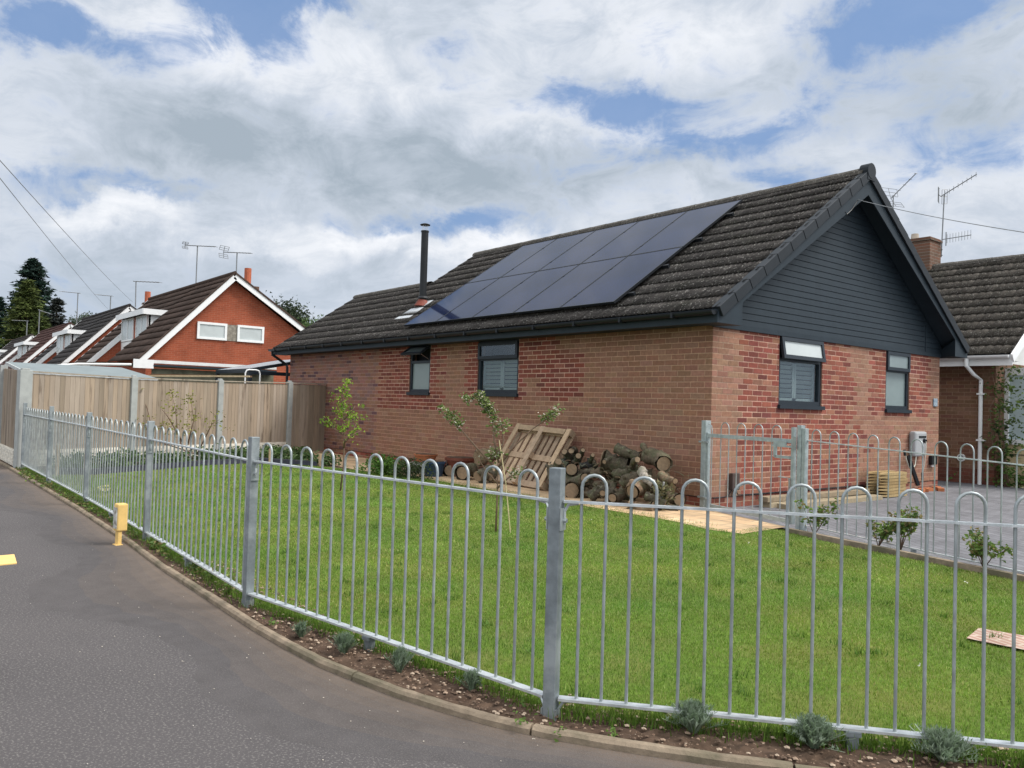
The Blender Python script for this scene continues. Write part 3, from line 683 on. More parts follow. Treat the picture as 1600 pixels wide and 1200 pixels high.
# panel mounting rails
mr_ = MB(); PX0, PX1 = -7.42, -1.62; PS0, PS1 = (-.10-EY)/math.cos(TH), (2.93-EY)/math.cos(TH)
def rp(x, s, h): return Vector((x, EY+s*math.cos(TH), EZ+s*math.sin(TH)))+nrm*h
for s in (PS0+.35, PS0+1.25, PS0+2.2, PS0+3.15): 
    mr_.beam(rp(PX0-.02, s, .065), rp(PX1+.10, s, .065), .045, .05, upv=nrm)
    x = PX0+.2
    while x < PX1+.1: mr_.beam(rp(x, s, .02), rp(x, s, .06), .05, .04, upv=sdv); x += .9
mr_.build('mounting_rail', M_black, H)
# ------------------------------------------------------------ solar panels (ten, each its own thing)
pw = (PX1-PX0)/5; phh = (PS1-PS0)/2
def solar(col_, row, label):
    x0 = PX0+col_*pw+.008; s0 = PS0+row*phh+.008; base = rp(x0+pw/2, s0+phh/2, .09)
    T = thing('solar_panel', label, 'solar panel', base, 'solar panels on the front roof slope')
    w_, h_ = pw-.016, phh-.016
    f = MB(); fr = .012
    def q(u, v, h): return rp(x0+u, s0+v, h)
    def blk(mb, u0, u1, v0, v1, h0, h1):
        V = [q(u0,v0,h0),q(u1,v0,h0),q(u1,v1,h0),q(u0,v1,h0),q(u0,v0,h1),q(u1,v0,h1),q(u1,v1,h1),q(u0,v1,h1)]
        mb.poly(V, [(0,3,2,1),(4,5,6,7),(0,1,5,4),(1,2,6,5),(2,3,7,6),(3,0,4,7)])
    blk(f, 0, fr, 0, h_, .092, .128); blk(f, w_-fr, w_, 0, h_, .092, .128); blk(f, fr, w_-fr, 0, fr, .092, .128); blk(f, fr, w_-fr, h_-fr, h_, .092, .128)
    f.build('frame', M_black, T)
    c = MB(); blk(c, fr, w_-fr, fr, h_-fr, .10, .1255); c.build('glass_face', M_solar, T)
    k = MB()
    for v in (.35, h_-.5):
        blk(k, -.012, .008, v, v+.05, .1, .134)
    k.build('clamp', M_black, T)
    return T
pos = ['at the flue end', 'second from the flue end', 'in the middle column', 'second from the gable end', 'at the gable end']
for r_ in (0, 1):
    for c_i in range(5): solar(c_i, r_, f'black solar panel {pos[c_i]} of the {"lower" if r_ == 0 else "upper"} row on the tiled roof')

# ------------------------------------------------------------ neighbour's bungalow on the right
NB = thing('neighbour_bungalow', 'brown brick bungalow with white gutter and grey tiled roof behind the grey gable', 'house', (-1.3, 8.5, 0))
def bc_n(u, z, r_): 
    if z < .3: return jit((.13, .05, .035), r_, .2), jit((.16, .10, .07), r_)
    return jit(r_.choice([(.155, .085, .052), (.17, .10, .065), (.14, .07, .048)]), r_, .12), jit((.24, .16, .11), r_, .05)
brickwall('w', NB, (.25, 8.5, 0), (-1, 0, 0), (0, -1, 0), 6.0, 0, 2.40, [], bc_n, 9).build('side_wall', M_brick, NB)
brickwall('w', NB, (.25, 8.5, 0), (0, 1, 0), (1, 0, 0), 6.6, 0, 2.40, [], bc_n, 10).build('front_wall', M_brick, NB)
NS = (4.98-2.5)/(11.8-8.15); NT_ = math.atan(NS)
V, Fq, Cc = tileroof((-8, 8.15, 2.5), (1, 0, 0), (0, math.cos(NT_), math.sin(NT_)), 8.68, 3.65/math.cos(NT_), pitch=.15, amp=.022, seg=6, colr=(.060, .052, .044), dark=1.0); npmesh('roof_slope', V, Fq, Cc, M_tile, NB)
V, Fq, Cc = tileroof((.68, 15.45, 2.5), (-1, 0, 0), (0, -math.cos(NT_), math.sin(NT_)), 8.68, 3.65/math.cos(NT_), pitch=.3, amp=.022, seg=4, colr=(.060, .052, .044)); npmesh('rear_roof_slope', V, Fq, Cc, M_tile, NB)
k = MB(); k.face([(-8, 8.17, 2.48), (.66, 8.17, 2.48), (.66, 11.8, 4.94), (-8, 11.8, 4.94)]); k.face([(-8, 15.4, 2.48), (.66, 15.4, 2.48), (.66, 11.8, 4.94), (-8, 11.8, 4.94)]); k.build('roof_deck', M_dark, NB)
k = MB(); k.face([(.25, 8.5, 2.4), (.25, 15.1, 2.4), (.25, 11.8, 4.75)]); k.build('gable', M_whitew, NB)
k = MB(); k.beam((.67, 8.12, 2.43), (.67, 11.8, 4.93), .03, .17); k.cut(); k.beam((.67, 15.48, 2.43), (.67, 11.8, 4.93), .03, .17); k.build('barge_board', M_white, NB)
ridge(-8, .68, 11.8, 4.98, 20, M_tile, NB)
k = MB(); gutter(k, (-1.6, 8.09, 2.49), (.62, 8.09, 2.49)); k.build('gutter', M_white, NB)
k = MB(); k.box((-1.6, 8.15, 2.30), (.66, 8.17, 2.50)); k.face([(-1.6, 8.16, 2.385), (.66, 8.16, 2.385), (.66, 8.5, 2.385), (-1.6, 8.5, 2.385)]); k.build('fascia', M_white, NB)
k = MB(); k.tube([(-.12, 8.09, 2.44), (-.12, 8.09, 2.30), (-.05, 8.25, 2.14), (.02, 8.42, 2.04), (.02, 8.42, 0)], .036, 12)
for z in (.85, 1.75): k.box((-.04, 8.375, z), (.10, 8.5, z+.03))
k.build('downpipe', M_white, NB)
k = MB(); k.tube([(-.34, 8.49, .50), (-.34, 8.455, .50)], .075, 20); vo = k.build('flue_vent', M_whitew, NB)
k = MB(); k.disc((-.34, 8.4545, .50), (0, -1, 0), .055, 20); k.build('vent_grille', mat('vent_grey', (.2, .22, .23), .6), vo)
k = MB(); k.box((-2.98, 11.55, 4.6), (-2.36, 12.15, 5.70)); ch = k.build('chimney', M_chimb, NB)
k = MB(); k.tube([(-2.84, 11.8, 5.70), (-2.84, 11.8, 5.86)], [.10, .085], 14); k.build('chimney_pot', mat('clay_pot_pale', (.42, .36, .30), .8), ch)
k = MB(); k.box((-3.01, 11.52, 5.62), (-2.33, 12.18, 5.66)); k.build('chimney_band', M_chimb, ch)
# glazed porch beyond the neighbour's corner
k = MB(); k.box((.25, 8.95, 0), (3.2, 9.10, .80)); po = k.build('porch_wall', mat('cream_cladding', (.52, .42, .26), .8, var=.2, sc=5, bump=.5, bsc=20), NB)
k = MB()
for z in (.2, .4, .6): k.box((.25, 8.935, z), (3.2, 8.95, z+.012))
k.build('cladding_joint', M_dark, po)
k = MB(); k.box((.25, 8.89, .80), (3.2, 9.05, .90)); k.box((.25, 8.95, 2.15), (3.2, 9.05, 2.3))
for x in (.25, 1.2, 2.2, 3.12): k.box((x, 8.94, .90), (x+.08, 9.03, 2.15))
wf = k.build('porch_window', M_white, NB)
k = MB(); k.box((.33, 8.98, .9), (3.12, 8.99, 2.15)); k.build('pane', mat('pale_pane', (.40, .48, .50), .15, var=.15, sc=2), wf)

# ------------------------------------------------------------ aerials
def aerial(name, label, base, top, boomdir, boomlen, elems, mt=M_galv, group=None, vert=False, refl=True, rad=.017, tilt=.0, boomoff=.3, eh=.12, rw=.25):
    T = thing(name, label, 'aerial', base, group)
    base = Vector(base); top = Vector(top)
    m = MB(); m.tube([base, top], rad, 8); m.build('mast', mt, T)
    d = Vector(boomdir).normalized(); a_ = top-d*boomlen*boomoff; b_ = top+d*boomlen*(1-boomoff)
    side = Vector((0, 0, 1)) if vert else d.cross(Vector((0, 0, 1))).normalized()
    m = MB(); m.tube([a_, b_], rad*.75, 6); m.build('boom', mt, T)
    m = MB()
    for i in range(elems):
        q = a_+(b_-a_)*(.12+.86*i/(elems-1)); m.tube([q-side*eh, q+side*eh], rad*.4, 5)
    m.build('director', mt, T)
    if refl:
        m = MB(); s2 = side.cross(d).normalized()
        for sg in (-1, 1):
            for i in range(1, 4):
                q = a_+s2*sg*rw*i/3+d*(-.04+.03*i); m.tube([q-side*rw*.9, q+side*rw*.9], rad*.4, 5)
            m.tube([a_, a_+s2*sg*rw+d*.05], rad*.5, 5)
            for e_ in (-1, 1): m.tube([a_+s2*sg*rw*.33+side*rw*.9*e_, a_+s2*sg*rw+side*rw*.9*e_+d*.05], rad*.4, 5)
        m.build('reflector', mt, T)
    return T
M_aer = mat('aerial_alloy', (.20, .21, .22), .5, metal=.3)
AG = 'television aerials on the rooftops'
aerial('tv_aerial', 'tall thin aerial standing on the ridge left of the red gable peak', (-30.2, 2.8, 6.15), (-30.2, 2.8, 7.95), (.93, .2, -.12), 2.6, 10, M_aer, AG, rad=.026, boomoff=.42, eh=.12, rw=.15)
aerial('tv_aerial', 'shorter aerial with large reflector beside the red gable peak', (-25.5, 2.9, 6.05), (-25.5, 2.9, 7.05), (.9, .3, -.1), 1.7, 9, M_aer, AG, rad=.024, boomoff=.5, eh=.10, rw=.24)
aerial('tv_aerial', 'small aerial by the orange chimney stub between the two nearer red houses', (-40.4, 2.8, 6.0), (-40.5, 2.8, 7.4), (.93, .3, -.08), 2.4, 7, M_aer, AG, rad=.03, boomoff=.1, eh=.2, refl=False)
aerial('tv_aerial', 'short aerial rising behind the ridge of the second red house', (-46.2, 2.8, 6.0), (-46.2, 2.8, 7.1), (-.93, -.3, .1), 1.6, 5, M_aer, AG, rad=.03, boomoff=.1, eh=.2, refl=False)
aerial('tv_aerial', 'aerial above the third house with its boom pointing left', (-55.9, 2.8, 6.0), (-55.9, 2.8, 8.15), (-.93, -.3, .1), 2.4, 6, M_aer, AG, rad=.034, boomoff=.1, eh=.22, refl=False)
aerial('tv_aerial', 'pale aerial in front of the conifers on the right above the reddish roof', (-71.5, 2.8, 6.0), (-71.5, 2.8, 8.1), (.7, .7, -.3), 1.2, 4, M_aer, AG, rad=.04, boomoff=.1, eh=.2, refl=False)
aerial('tv_aerial', 'pale aerial in front of the conifers on the left above the white dormer', (-78, 2.8, 5.5), (-78, 2.8, 7.6), (-.93, -.3, .05), 2.6, 5, M_aer, AG, rad=.04, boomoff=.05, eh=.2, refl=False)
aerial('tv_aerial', 'aerial with wide barred reflector rising behind the grey gable verge', (-3.50, 12, 4.8), (-3.50, 12, 6.98), (.75, -.3, .42), .95, 5, M_aer, AG, rad=.014, boomoff=.1, eh=.05, rw=.30)
T = aerial('tv_aerial', 'tall double aerial strapped to the brick chimney on the right', (-2.38, 12.22, 5.28), (-2.33, 12.22, 6.85), (.8, -.1, .33), .95, 8, M_aer, AG, vert=True, rad=.015, boomoff=.1, eh=.06, rw=.20)
m = MB(); m.tube([(-2.37, 12.22, 5.72), (-1.62, 12.05, 5.70)], .010, 6)
for i in range(9): x = -2.22+.6*i/8; m.tube([(x, 12.19-.17*(x+2.37)/.75, 5.60+.0), (x, 12.19-.17*(x+2.37)/.75, 5.82)], .005, 5)
m.tube([(-2.25, 12.17, 5.54), (-2.25, 12.17, 5.88)], .012, 6); m.build('lower_boom', M_aer, T)
m = MB(); 
for z in (5.32, 5.46): m.beam((-2.34, 12.20, z), (-2.60, 12.18, z), .02, .02)
m.build('bracket', M_aer, T)

# ------------------------------------------------------------ far row of gabled chalet houses
RS, LS = 1.04, .63; AY, AZ = 2.81, 6.2; EYf, EZf = -.67, 2.54
def farhouse(x0, label, roofc, length=12.3, dormer=True, windows=False, link=True, chim=None):
    T = thing('chalet_house', label, 'house', (x0, 2.5, 0), 'row of red brick chalet houses beyond the timber fence')
    x1 = x0-length; yr = 6.95; zr = AZ-(yr-AY)*.64
    # gable wall with overhang just behind the verge
    g = MB(); g.face([(x0-.25, EYf+.35, 0), (x0-.25, yr-.3, 0), (x0-.25, yr-.3, zr-.1), (x0-.25, AY, AZ-.22), (x0-.25, EYf+.35, EZf+.1)])
    g.cut(); g.face([(x1+.25, EYf+.35, 0), (x1+.25, yr-.3, 0), (x1+.25, yr-.3, zr-.1), (x1+.25, AY, AZ-.22), (x1+.25, EYf+.35, EZf+.1)]); g.build('gable_wall', M_farbrick, T)
    g = MB()
    for q0, q1 in (((x0, x0-4.7), (x0-9.2, x1)) if dormer else ((x0, x1),)): g.cut(); g.face([(q0-(.25 if q0 == x0 else 0), EYf+.35, 0), (q1+(.25 if q1 == x1 else 0), EYf+.35, 0), (q1+(.25 if q1 == x1 else 0), EYf+.35, EZf+.1), (q0-(.25 if q0 == x0 else 0), EYf+.35, EZf+.1)])
    g.cut(); g.face([(x0-.25, yr-.3, 0), (x1+.25, yr-.3, 0), (x1+.25, yr-.3, zr), (x0-.25, yr-.3, zr)]); g.build('wall', M_farbrickx, T)
    th = math.atan(RS); SLf = (AY-EYf)/math.cos(th)
    def slope(xa, xb_, s0=0, s1=SLf):      # xb_ < xa
        return tileroof((xb_, EYf+s0*math.cos(th), EZf+s0*math.sin(th)), (1, 0, 0), (0, math.cos(th), math.sin(th)), xa-xb_, s1-s0, gauge=.42, pitch=1.0, amp=0, seg=2, step=.05, colr=roofc)
    P = []
    DX0, DX1, DY = x0-4.7, x0-9.2, .84
    if dormer:
        sD = (DY-EYf)/math.cos(th)
        P = [slope(x0, DX0), slope(DX1, x1), slope(DX0, DX1, (4.90-EZf)/math.sin(th))]
    else: P = [slope(x0, x1)]
    o = 0; VV = []; FF = []; CC = []
    for V, Fq, Cc in P: VV.append(V); FF.append(Fq+o); CC.append(Cc); o += len(V)
    npmesh('roof', np.concatenate(VV), np.concatenate(FF), np.concatenate(CC), M_tile2, T)
    g = MB(); g.face([(x0, yr+.2, zr-.13), (x0, AY, AZ-.0), (x1, AY, AZ), (x1, yr+.2, zr-.13)]); g.cur = roofc; g.c = [roofc]; g.build('rear_roof', M_tile2, T)
    g = MB()
    for xx in (x0, x1):
        g.cut(); g.beam((xx, EYf-.02, EZf-.16), (xx, AY, AZ-.15), .05, .24); g.cut(); g.beam((xx, yr+.2, zr-.25), (xx, AY, AZ-.13), .05, .20)
    g.build('barge_board', M_white, T)
    g = MB(); g.cur = tuple(c*.8 for c in roofc); g.tube([(x0+.02, AY, AZ), (x1, AY, AZ)], .09, 8)
    g.beam((x0-.01, yr+.2, zr-.1), (x0-.01, AY, AZ+.02), .12, .07); g.beam((x0-.01, EYf, EZf+.02), (x0-.01, AY, AZ+.02), .12, .05)
    g.build('ridge_tiles', M_tile2, T)
    if dormer:
        tz = 4.80
        g = MB(); g.box((DX1, DY-.25, tz-.03), (DX0+.15, AY-1.0, tz+.10)); d_ = g.build('dormer_roof', M_felt, T)
        g = MB(); g.box((DX1-.02, DY-.28, tz-.12), (DX0+.17, DY-.25, tz+.12)); g.box((DX0+.15, DY-.25, tz-.12), (DX0+.18, AY-1.0, tz+.12)); g.build('dormer_fascia', M_white, d_)
        g = MB(); g.face([(DX0, DY, 2.6), (DX0, AY-.9, tz-.03), (DX0, DY, tz-.03)]); g.face([(DX1, DY, 2.6), (DX1, AY-.9, tz-.03), (DX1, DY, tz-.03)])
        g.box((DX1, DY, 3.0), (DX0, DY+.08, 3.66)); g.build('dormer_cheek', M_white, d_)
        g = MB(); g.box((DX1, DY+.02, 3.66), (DX0, DY+.10, tz-.1)); g.build('dormer_wall', M_farbrickx, d_)
        for xa, xb_ in ((DX0-.12, DX0-1.9), (DX0-2.35, DX1+.05)):
            wb = MB(); n = 2; 
            for z in (3.68, tz-.16): wb.box((xb_, DY-.03, z), (xa, DY+.03, z+.07))
            for x in (xb_, (xa+xb_)/2, xa-.07): wb.box((x, DY-.03, 3.75), (x+.07, DY+.03, tz-.16))
            wb.build('dormer_frame', M_white, d_)
            wb = MB(); wb.box((xb_+.07, DY-.01, 3.75), (xa-.07, DY+.015, tz-.16)); wb.build('dormer_pane', M_curtrefl, d_)
    if windows:
        for ya, yb in ((1.50, 2.66), (3.08, 4.18)):
            g = MB(); xx = x0-.25; za, zb = 3.50, 4.17; f_ = .09
            g.box((xx, ya, za), (xx+.06, ya+f_, zb)); g.box((xx, yb-f_, za), (xx+.06, yb, zb)); g.box((xx, ya+f_, za), (xx+.06, yb-f_, za+f_)); g.box((xx, ya+f_, zb-f_), (xx+.06, yb-f_, zb))
            wo = g.build('window', M_white, T)
            g = MB(); g.box((xx+.01, ya+f_, za+f_), (xx+.03, yb-f_, zb-f_)); g.build('pane', M_curtrefl, wo)
        g = MB(); g.box((x0-.25, 2.66, 3.50), (x0-.23, 3.08, 4.15)); g.build('stone_panel', M_slate, T)
    if dormer:      # return wall and white verge where the roof resumes beyond the recess
        g = MB(); g.face([(DX1, EYf+.35, 0), (DX1, DY+.05, 0), (DX1, DY+.05, EZf+(DY-EYf)*RS-.05), (DX1, EYf+.35, EZf+.30)]); g.build('return_wall', M_farbrick, T)
        g = MB(); g.beam((DX1+.03, EYf-.02, EZf-.13), (DX1+.03, DY+.35, EZf+(DY+.35-EYf)*RS-.13), .05, .22); g.build('return_barge_board', M_white, T)
        g = MB(); g.face([(DX0, DY+.02, 0), (DX1, DY+.02, 0), (DX1, DY+.02, 3.0), (DX0, DY+.02, 3.0)]); g.build('recessed_wall', M_farbrickx, T)
    if chim:
        cx, cy_, ct_, pot = chim
        g = MB(); g.box((cx-.35, cy_-.3, 4.3), (cx+.35, cy_+.3, ct_)); c_ = g.build('chimney', M_chimb, T)
        g = MB(); g.tube([(cx, cy_-.1, ct_), (cx, cy_-.1, ct_+pot)], .15, 12); g.build('chimney_pot', mat('orange_clay', (.38, .11, .06), .8), c_)
    return T
farhouse(-25.4, 'nearest red brick gabled house with two small white windows in the gable', (.075, .050, .040), windows=True, chim=(-28.4, 4.55, 6.15, .8))
farhouse(-41.7, 'second red gabled house in the row with dark slate coloured roof', (.055, .050, .050), chim=(-39.6, 3.3, 6.2, .6))
farhouse(-58.2, 'third gabled house in the row with reddish tiled roof', (.095, .048, .042))
farhouse(-75.0, 'farthest house of the row, only its white dormer and roof edge showing', (.06, .05, .048), link=False)

# ------------------------------------------------------------ shed, carport, canopy behind the timber fence
T = thing('garden_shed', 'low shed with sloping grey felt roof behind the timber fence', 'shed', (-11, -5.3, 0))
k = MB(); k.poly([(-9.6,-6.32,1.575),(-9.6,-4.2,1.575),(-12.4,-4.2,1.83),(-12.4,-6.32,1.83),(-9.6,-6.32,1.56),(-9.6,-4.2,1.56),(-12.4,-4.2,1.815),(-12.4,-6.32,1.815)], [(0,1,2,3),(7,6,5,4),(0,4,5,1),(3,2,6,7),(0,3,7,4),(1,5,6,2)]); k.build('roof', M_felt, T)
k = MB(); k.beam((-9.58,-6.32,1.555), (-9.58,-4.2,1.555), .02, .05); k.beam((-9.6,-6.33,1.55), (-12.4,-6.33,1.80), .02, .06); k.build('roof_trim', mat('felt_edge', (.42, .44, .45), .8), T)
k = MB(); k.poly([(-9.9,-6.2,0),(-9.9,-4.3,0),(-12.2,-4.3,0),(-12.2,-6.2,0),(-9.9,-6.2,1.56),(-9.9,-4.3,1.56),(-12.2,-4.3,1.78),(-12.2,-6.2,1.78)], [(0,1,5,4),(1,2,6,5),(2,3,7,6),(3,0,4,7)]); k.build('wall', mat('shed_boards', (.20, .12, .07), .85, var=.3, sc=8), T)
T = thing('carport', 'low carport roof with white corner board and dark gutter below the red gable', 'carport', (-17, -1, 0))
k = MB(); k.box((-17.02, -2.85, 1.98), (-16.98, -2.33, 2.22)); k.build('white_board', M_white, T)
k = MB(); k.box((-17.3, -2.33, 2.13), (-17.0, 1.2, 2.22)); k.build('worn_fascia', M_whitew, T)
k = MB(); k.box((-17.05, -2.33, 2.05), (-16.97, 1.2, 2.10)); k.build('gutter', M_anth, T)
k = MB(); k.face([(-17.1, -3.6, 2.10), (-17.1, 1.2, 2.12), (-23, 1.2, 2.2), (-23, -3.6, 2.2)]); k.box((-17.3, -2.3, 0), (-17.2, 1.2, 2.0)); k.build('roof_sheet', mat('mossy_sheet', (.15, .15, .11), .9, var=.4, sc=5), T)
k = MB(); k.tube([(-17, -5.2, 1.86), (-17.0, -4.2, 2.0), (-17.0, -2.9, 2.06)], .04, 6); k.build('pipe', M_whitew, T)
for i, (a_, b_, lb) in enumerate([((-12.2,-3.9,1.66),(-11.0,-1.9,1.73),'long pale plank lying across the top behind the timber fence'),((-12.4,-3.6,1.70),(-11.4,-1.7,1.74),'brown plank lying behind the second timber panel')]):
    k = MB(); k.cur = (.42, .34, .22) if i == 0 else (.16, .09, .05); k.beam(a_, b_, .14, .035); k.build('plank', M_pallet, None, base=a_, label=lb, cat='plank')
T = thing('veranda', 'dark framed veranda with translucent roof at the far end of the bungalow', 'veranda', (-13.9, .2, 0))
k = MB(); A_, B_, C_ = (-13.8, -.80, 1.98), (-13.8, .30, 2.32), (-15.9, .30, 2.32)
k.beam((-13.8,-.85,1.97), (-13.8,.9,2.34), .06, .08); k.beam((-16.2,-.85,1.97), (-16.2,.9,2.34), .06, .08); k.beam((-13.8,-.85,1.95), (-16.2,-.85,1.95), .08, .10); k.beam((-15,-.85,1.97), (-15,.9,2.34), .05, .06)
k.box((-13.85,-.88,0), (-13.76,-.79,1.93)); k.box((-16.25,-.88,0), (-16.16,-.79,1.93)); k.box((-13.83,-.8,1.86), (-13.77,.9,1.95)); k.build('frame', M_frame, T)
k = MB(); k.face([(-13.8,-.85,2.01), (-13.8,.9,2.38), (-16.2,.9,2.38), (-16.2,-.85,2.01)]); k.build('roof_sheet', mat('polycarbonate', (.28, .31, .34), .3), T)
k = MB(); k.tube([(-13.0,-1.25,0), (-13.0,-1.25,1.86), (-13.0,-1.22,1.93), (-13.0,-1.15,1.95), (-13.0,-.98,1.95), (-13.0,-.91,1.93), (-13.0,-.88,1.86), (-13.0,-.88,0)], .018, 8); k.build('hoop_rail', M_white, None, base=(-13, -1.1, 0), label='white metal hoop poking above the timber fence near the veranda', cat='hoop')

# ------------------------------------------------------------ timber fence with concrete posts
TF = thing('timber_fence', 'tall weathered vertical board fence with concrete posts along the back of the garden', 'fence', (-8.6, -6.5, 0))
A0 = Vector((-8.62, -6.5, 0)); A1 = Vector((-11.12, -.02, 0)); dF = (A1-A0).normalized(); nF = Vector((dF.y, -dF.x, 0)); nF = nF if nF.x > 0 else -nF
ts = [0, 1.94, 3.88, 5.80, (A1-A0).length]; tops = [1.60, 1.58, 1.60, 1.64, 1.66]
def boards(mb, P, Q, z0, z1a, z1b, side, wd=.085, seed=0):
    rr = random.Random(seed); L = (Q-P).length; d = (Q-P)/L; n = int(L/wd); 
    for i in range(n):
        u0, u1 = i*L/n, (i+1)*L/n+.012; zt = z1a+(z1b-z1a)*i/n+rr.uniform(-.004, .004)
        c0 = rr.choice([(.30, .245, .195), (.325, .27, .22), (.265, .215, .165), (.31, .245, .185)]); k_ = rr.uniform(.90, 1.08); mb.cur = tuple(x*k_ for x in c0)
        a_, b_ = P+d*u0+side*.013, P+d*u1+side*.008; c_, e_ = P+d*u0, P+d*u1
        V = [(a_.x, a_.y, z0), (b_.x, b_.y, z0), (b_.x, b_.y, zt), (a_.x, a_.y, zt), (c_.x, c_.y, z0), (e_.x, e_.y, z0), (e_.x, e_.y, zt), (c_.x, c_.y, zt)]
        mb.poly(V, [(0,1,2,3),(7,6,5,4),(0,3,7,4),(3,2,6,7)])
for i in range(4):
    P = A0+dF*(ts[i]+.05); Q = A0+dF*(ts[i+1]-.05)
    if i == 3: P = A0+dF*(ts[3]+.05); Q = A1+dF*.0
    za, zb = tops[i]-.05, tops[i+1]-.05
    mb = MB(); boards(mb, P, Q, .30 if i < 3 else .06, za, zb, nF, seed=i+1)
    if i == 3: mb.cur = (.30, .20, .12)
    mb.build('board_panel', M_timber, TF)
    if i < 3:
        mb = MB(); mb.beam(P+Vector((0, 0, .165)), Q+Vector((0, 0, .165)), .05, .27)
        for z in (.09, .16, .23): 
            for sgm in range(6):
                s0 = P+(Q-P)*(sgm+(.5 if z == .16 else 0))/6.5; s1 = s0+(Q-P)*.145
                mb.beam(s0+nF*.028+Vector((0, 0, z)), s1+nF*.028+Vector((0, 0, z)), .014, .058)
        mb.build('gravel_board', M_gravel, TF)
    mb = MB(); mb.beam(P+Vector((0, 0, za+.03))+nF*.01, Q+Vector((0, 0, zb+.03))+nF*.01, .05, .022); mb.c = [(.30, .26, .21)]*len(mb.f); mb.build('capping', M_timber, TF)
for i in range(4):
    c_ = A0+dF*ts[i]; mb = MB(); w_ = .062 if i else .10
    mb.beam(c_-Vector((0, 0, .1)), c_+Vector((0, 0, tops[i]+.0)), w_*2, .10, upv=nF); mb.beam(c_+Vector((0, 0, tops[i])), c_+Vector((0, 0, tops[i]+.03)), w_*1.3, .06, upv=nF); mb.build('fence_post', M_conc, TF, bevel=.006)
TF2 = thing('timber_fence', 'weathered board fence turning the corner along the pavement at the left edge', 'fence', (-8.7, -6.6, 0))
B0 = Vector((-8.80, -6.55, 0)); 
for i in range(4):
    P = B0+Vector((-1.94*i-.06, 0, 0)); Q = B0+Vector((-1.94*(i+1)+.06, 0, 0))
    mb = MB(); boards(mb, P, Q, .30, 1.60+.07*i, 1.66+.07*i, Vector((0, -1, 0)), seed=20+i); mb.build('board_panel', M_timber, TF2)
    mb = MB(); mb.beam(P+Vector((0, 0, .165)), Q+Vector((0, 0, .165)), .06, .27)
    for z in (.09, .17, .25): mb.beam(P+Vector((0, -.034, z)), Q+Vector((0, -.034, z)), .012, .06)
    mb.build('gravel_board', M_gravel, TF2)
    mb = MB(); q = B0+Vector((-1.94*(i+1), 0, 0)); mb.beam(q, q+Vector((0, 0, 1.72+.07*i)), .10, .11, upv=(0, 1, 0)); mb.build('fence_post', M_conc, TF2)

# ------------------------------------------------------------ galvanised bow-top railing
def arc(P, d, r_, z, n=9):
    return [P-d*r_*math.cos(math.pi*i/(n-1))+Vector((0, 0, z+r_*math.sin(math.pi*i/(n-1)))) for i in range(n)]
def hoop(P, d, r_, zb, zt, rad):
    pts = [P-d*r_+Vector((0, 0, zb))]+arc(P, d, r_, zt-r_)+[P+d*r_+Vector((0, 0, zb))]
    mb = MB(); mb.tube(pts, rad, 8, caps=False); return mb
def post(P, d, h, w_, parent, name='post', bracket=True, sides=(0, 1)):
    mb = MB(); P = Vector((P[0], P[1], 0)); mb.beam(P-Vector((0, 0, .05)), P+Vector((0, 0, h)), w_, w_, upv=d); po = mb.build(name, M_galvp, parent, bevel=.003)
    if bracket:
        mb = MB()
        for z in (.86, .055):
            for sg in (-1, 1):
                q = P+d*sg*(w_/2+.004); mb.beam(q+Vector((0, 0, z)), q+Vector((0, 0, z-.09)), .05, .006, upv=d)
                mb.tube([q+Vector((0, 0, z-.05)), q+d*sg*.018+Vector((0, 0, z-.05))], .009, 8)
        mb.build('fixing_bracket', M_galv, po)
    return po
RL = thing('bow_top_railing', 'long galvanised bow top railing between the pavement and the lawn', 'railing', (FP[4][0], FP[4][1], 0))
for i, P in enumerate(FP):
    a_ = Vector(FP[max(0, i-1)]+(0,)); b_ = Vector(FP[min(len(FP)-1, i+1)]+(0,)); d = (b_-a_).normalized(); post(P, d, (1.07, 1.065, 1.045, 1.04, 1.03, 1.02, 1.02, 1.02)[i], .052, RL)
for i in range(len(FP)-1):
    a_ = Vector(FP[i]+(0,)); b_ = Vector(FP[i+1]+(0,)); L = (b_-a_).length; d = (b_-a_)/L; nb_ = 11
    mb = MB(); e0 = a_+d*.03; e1 = b_-d*.03
    mb.beam(e0+Vector((0, 0, .885)), e1+Vector((0, 0, .885)), .030, .009)
    mb.beam(e0+Vector((0, 0, .095)), e1+Vector((0, 0, .095)), .042, .010)
    for q, sg in ((e0, 1), (e1, -1)):
        for z in (.885, .095): mb.tube([q+d*sg*.06+Vector((0, 0, z-.004)), q+d*sg*.02+Vector((0, 0, z-.012)), q+d*sg*.004+Vector((0, 0, z-.04)), q+d*sg*.004+Vector((0, 0, z-.09))], .007, 6)
    ro = mb.build('rail', M_rail, RL)
    p_ = (L-.205)/21
    for k in range(nb_):
        c_ = a_+d*(.1025+p_*(2*k+.5)); hoop(c_, d, p_/2, .095, .885+.062+p_/2, .0067).build('hoop', M_galv, ro, smooth=True)
    if i in (4, 5, 6, 2, 3):
        mb = MB(); c_ = (a_+b_)/2; mb.beam(c_, c_+Vector((0, 0, .088)), .04, .04, upv=d); mb.beam(c_+Vector((0, 0, .072)), c_+Vector((0, 0, .089)), .055, .055, upv=d); mb.build('support_foot', M_galvp, ro)
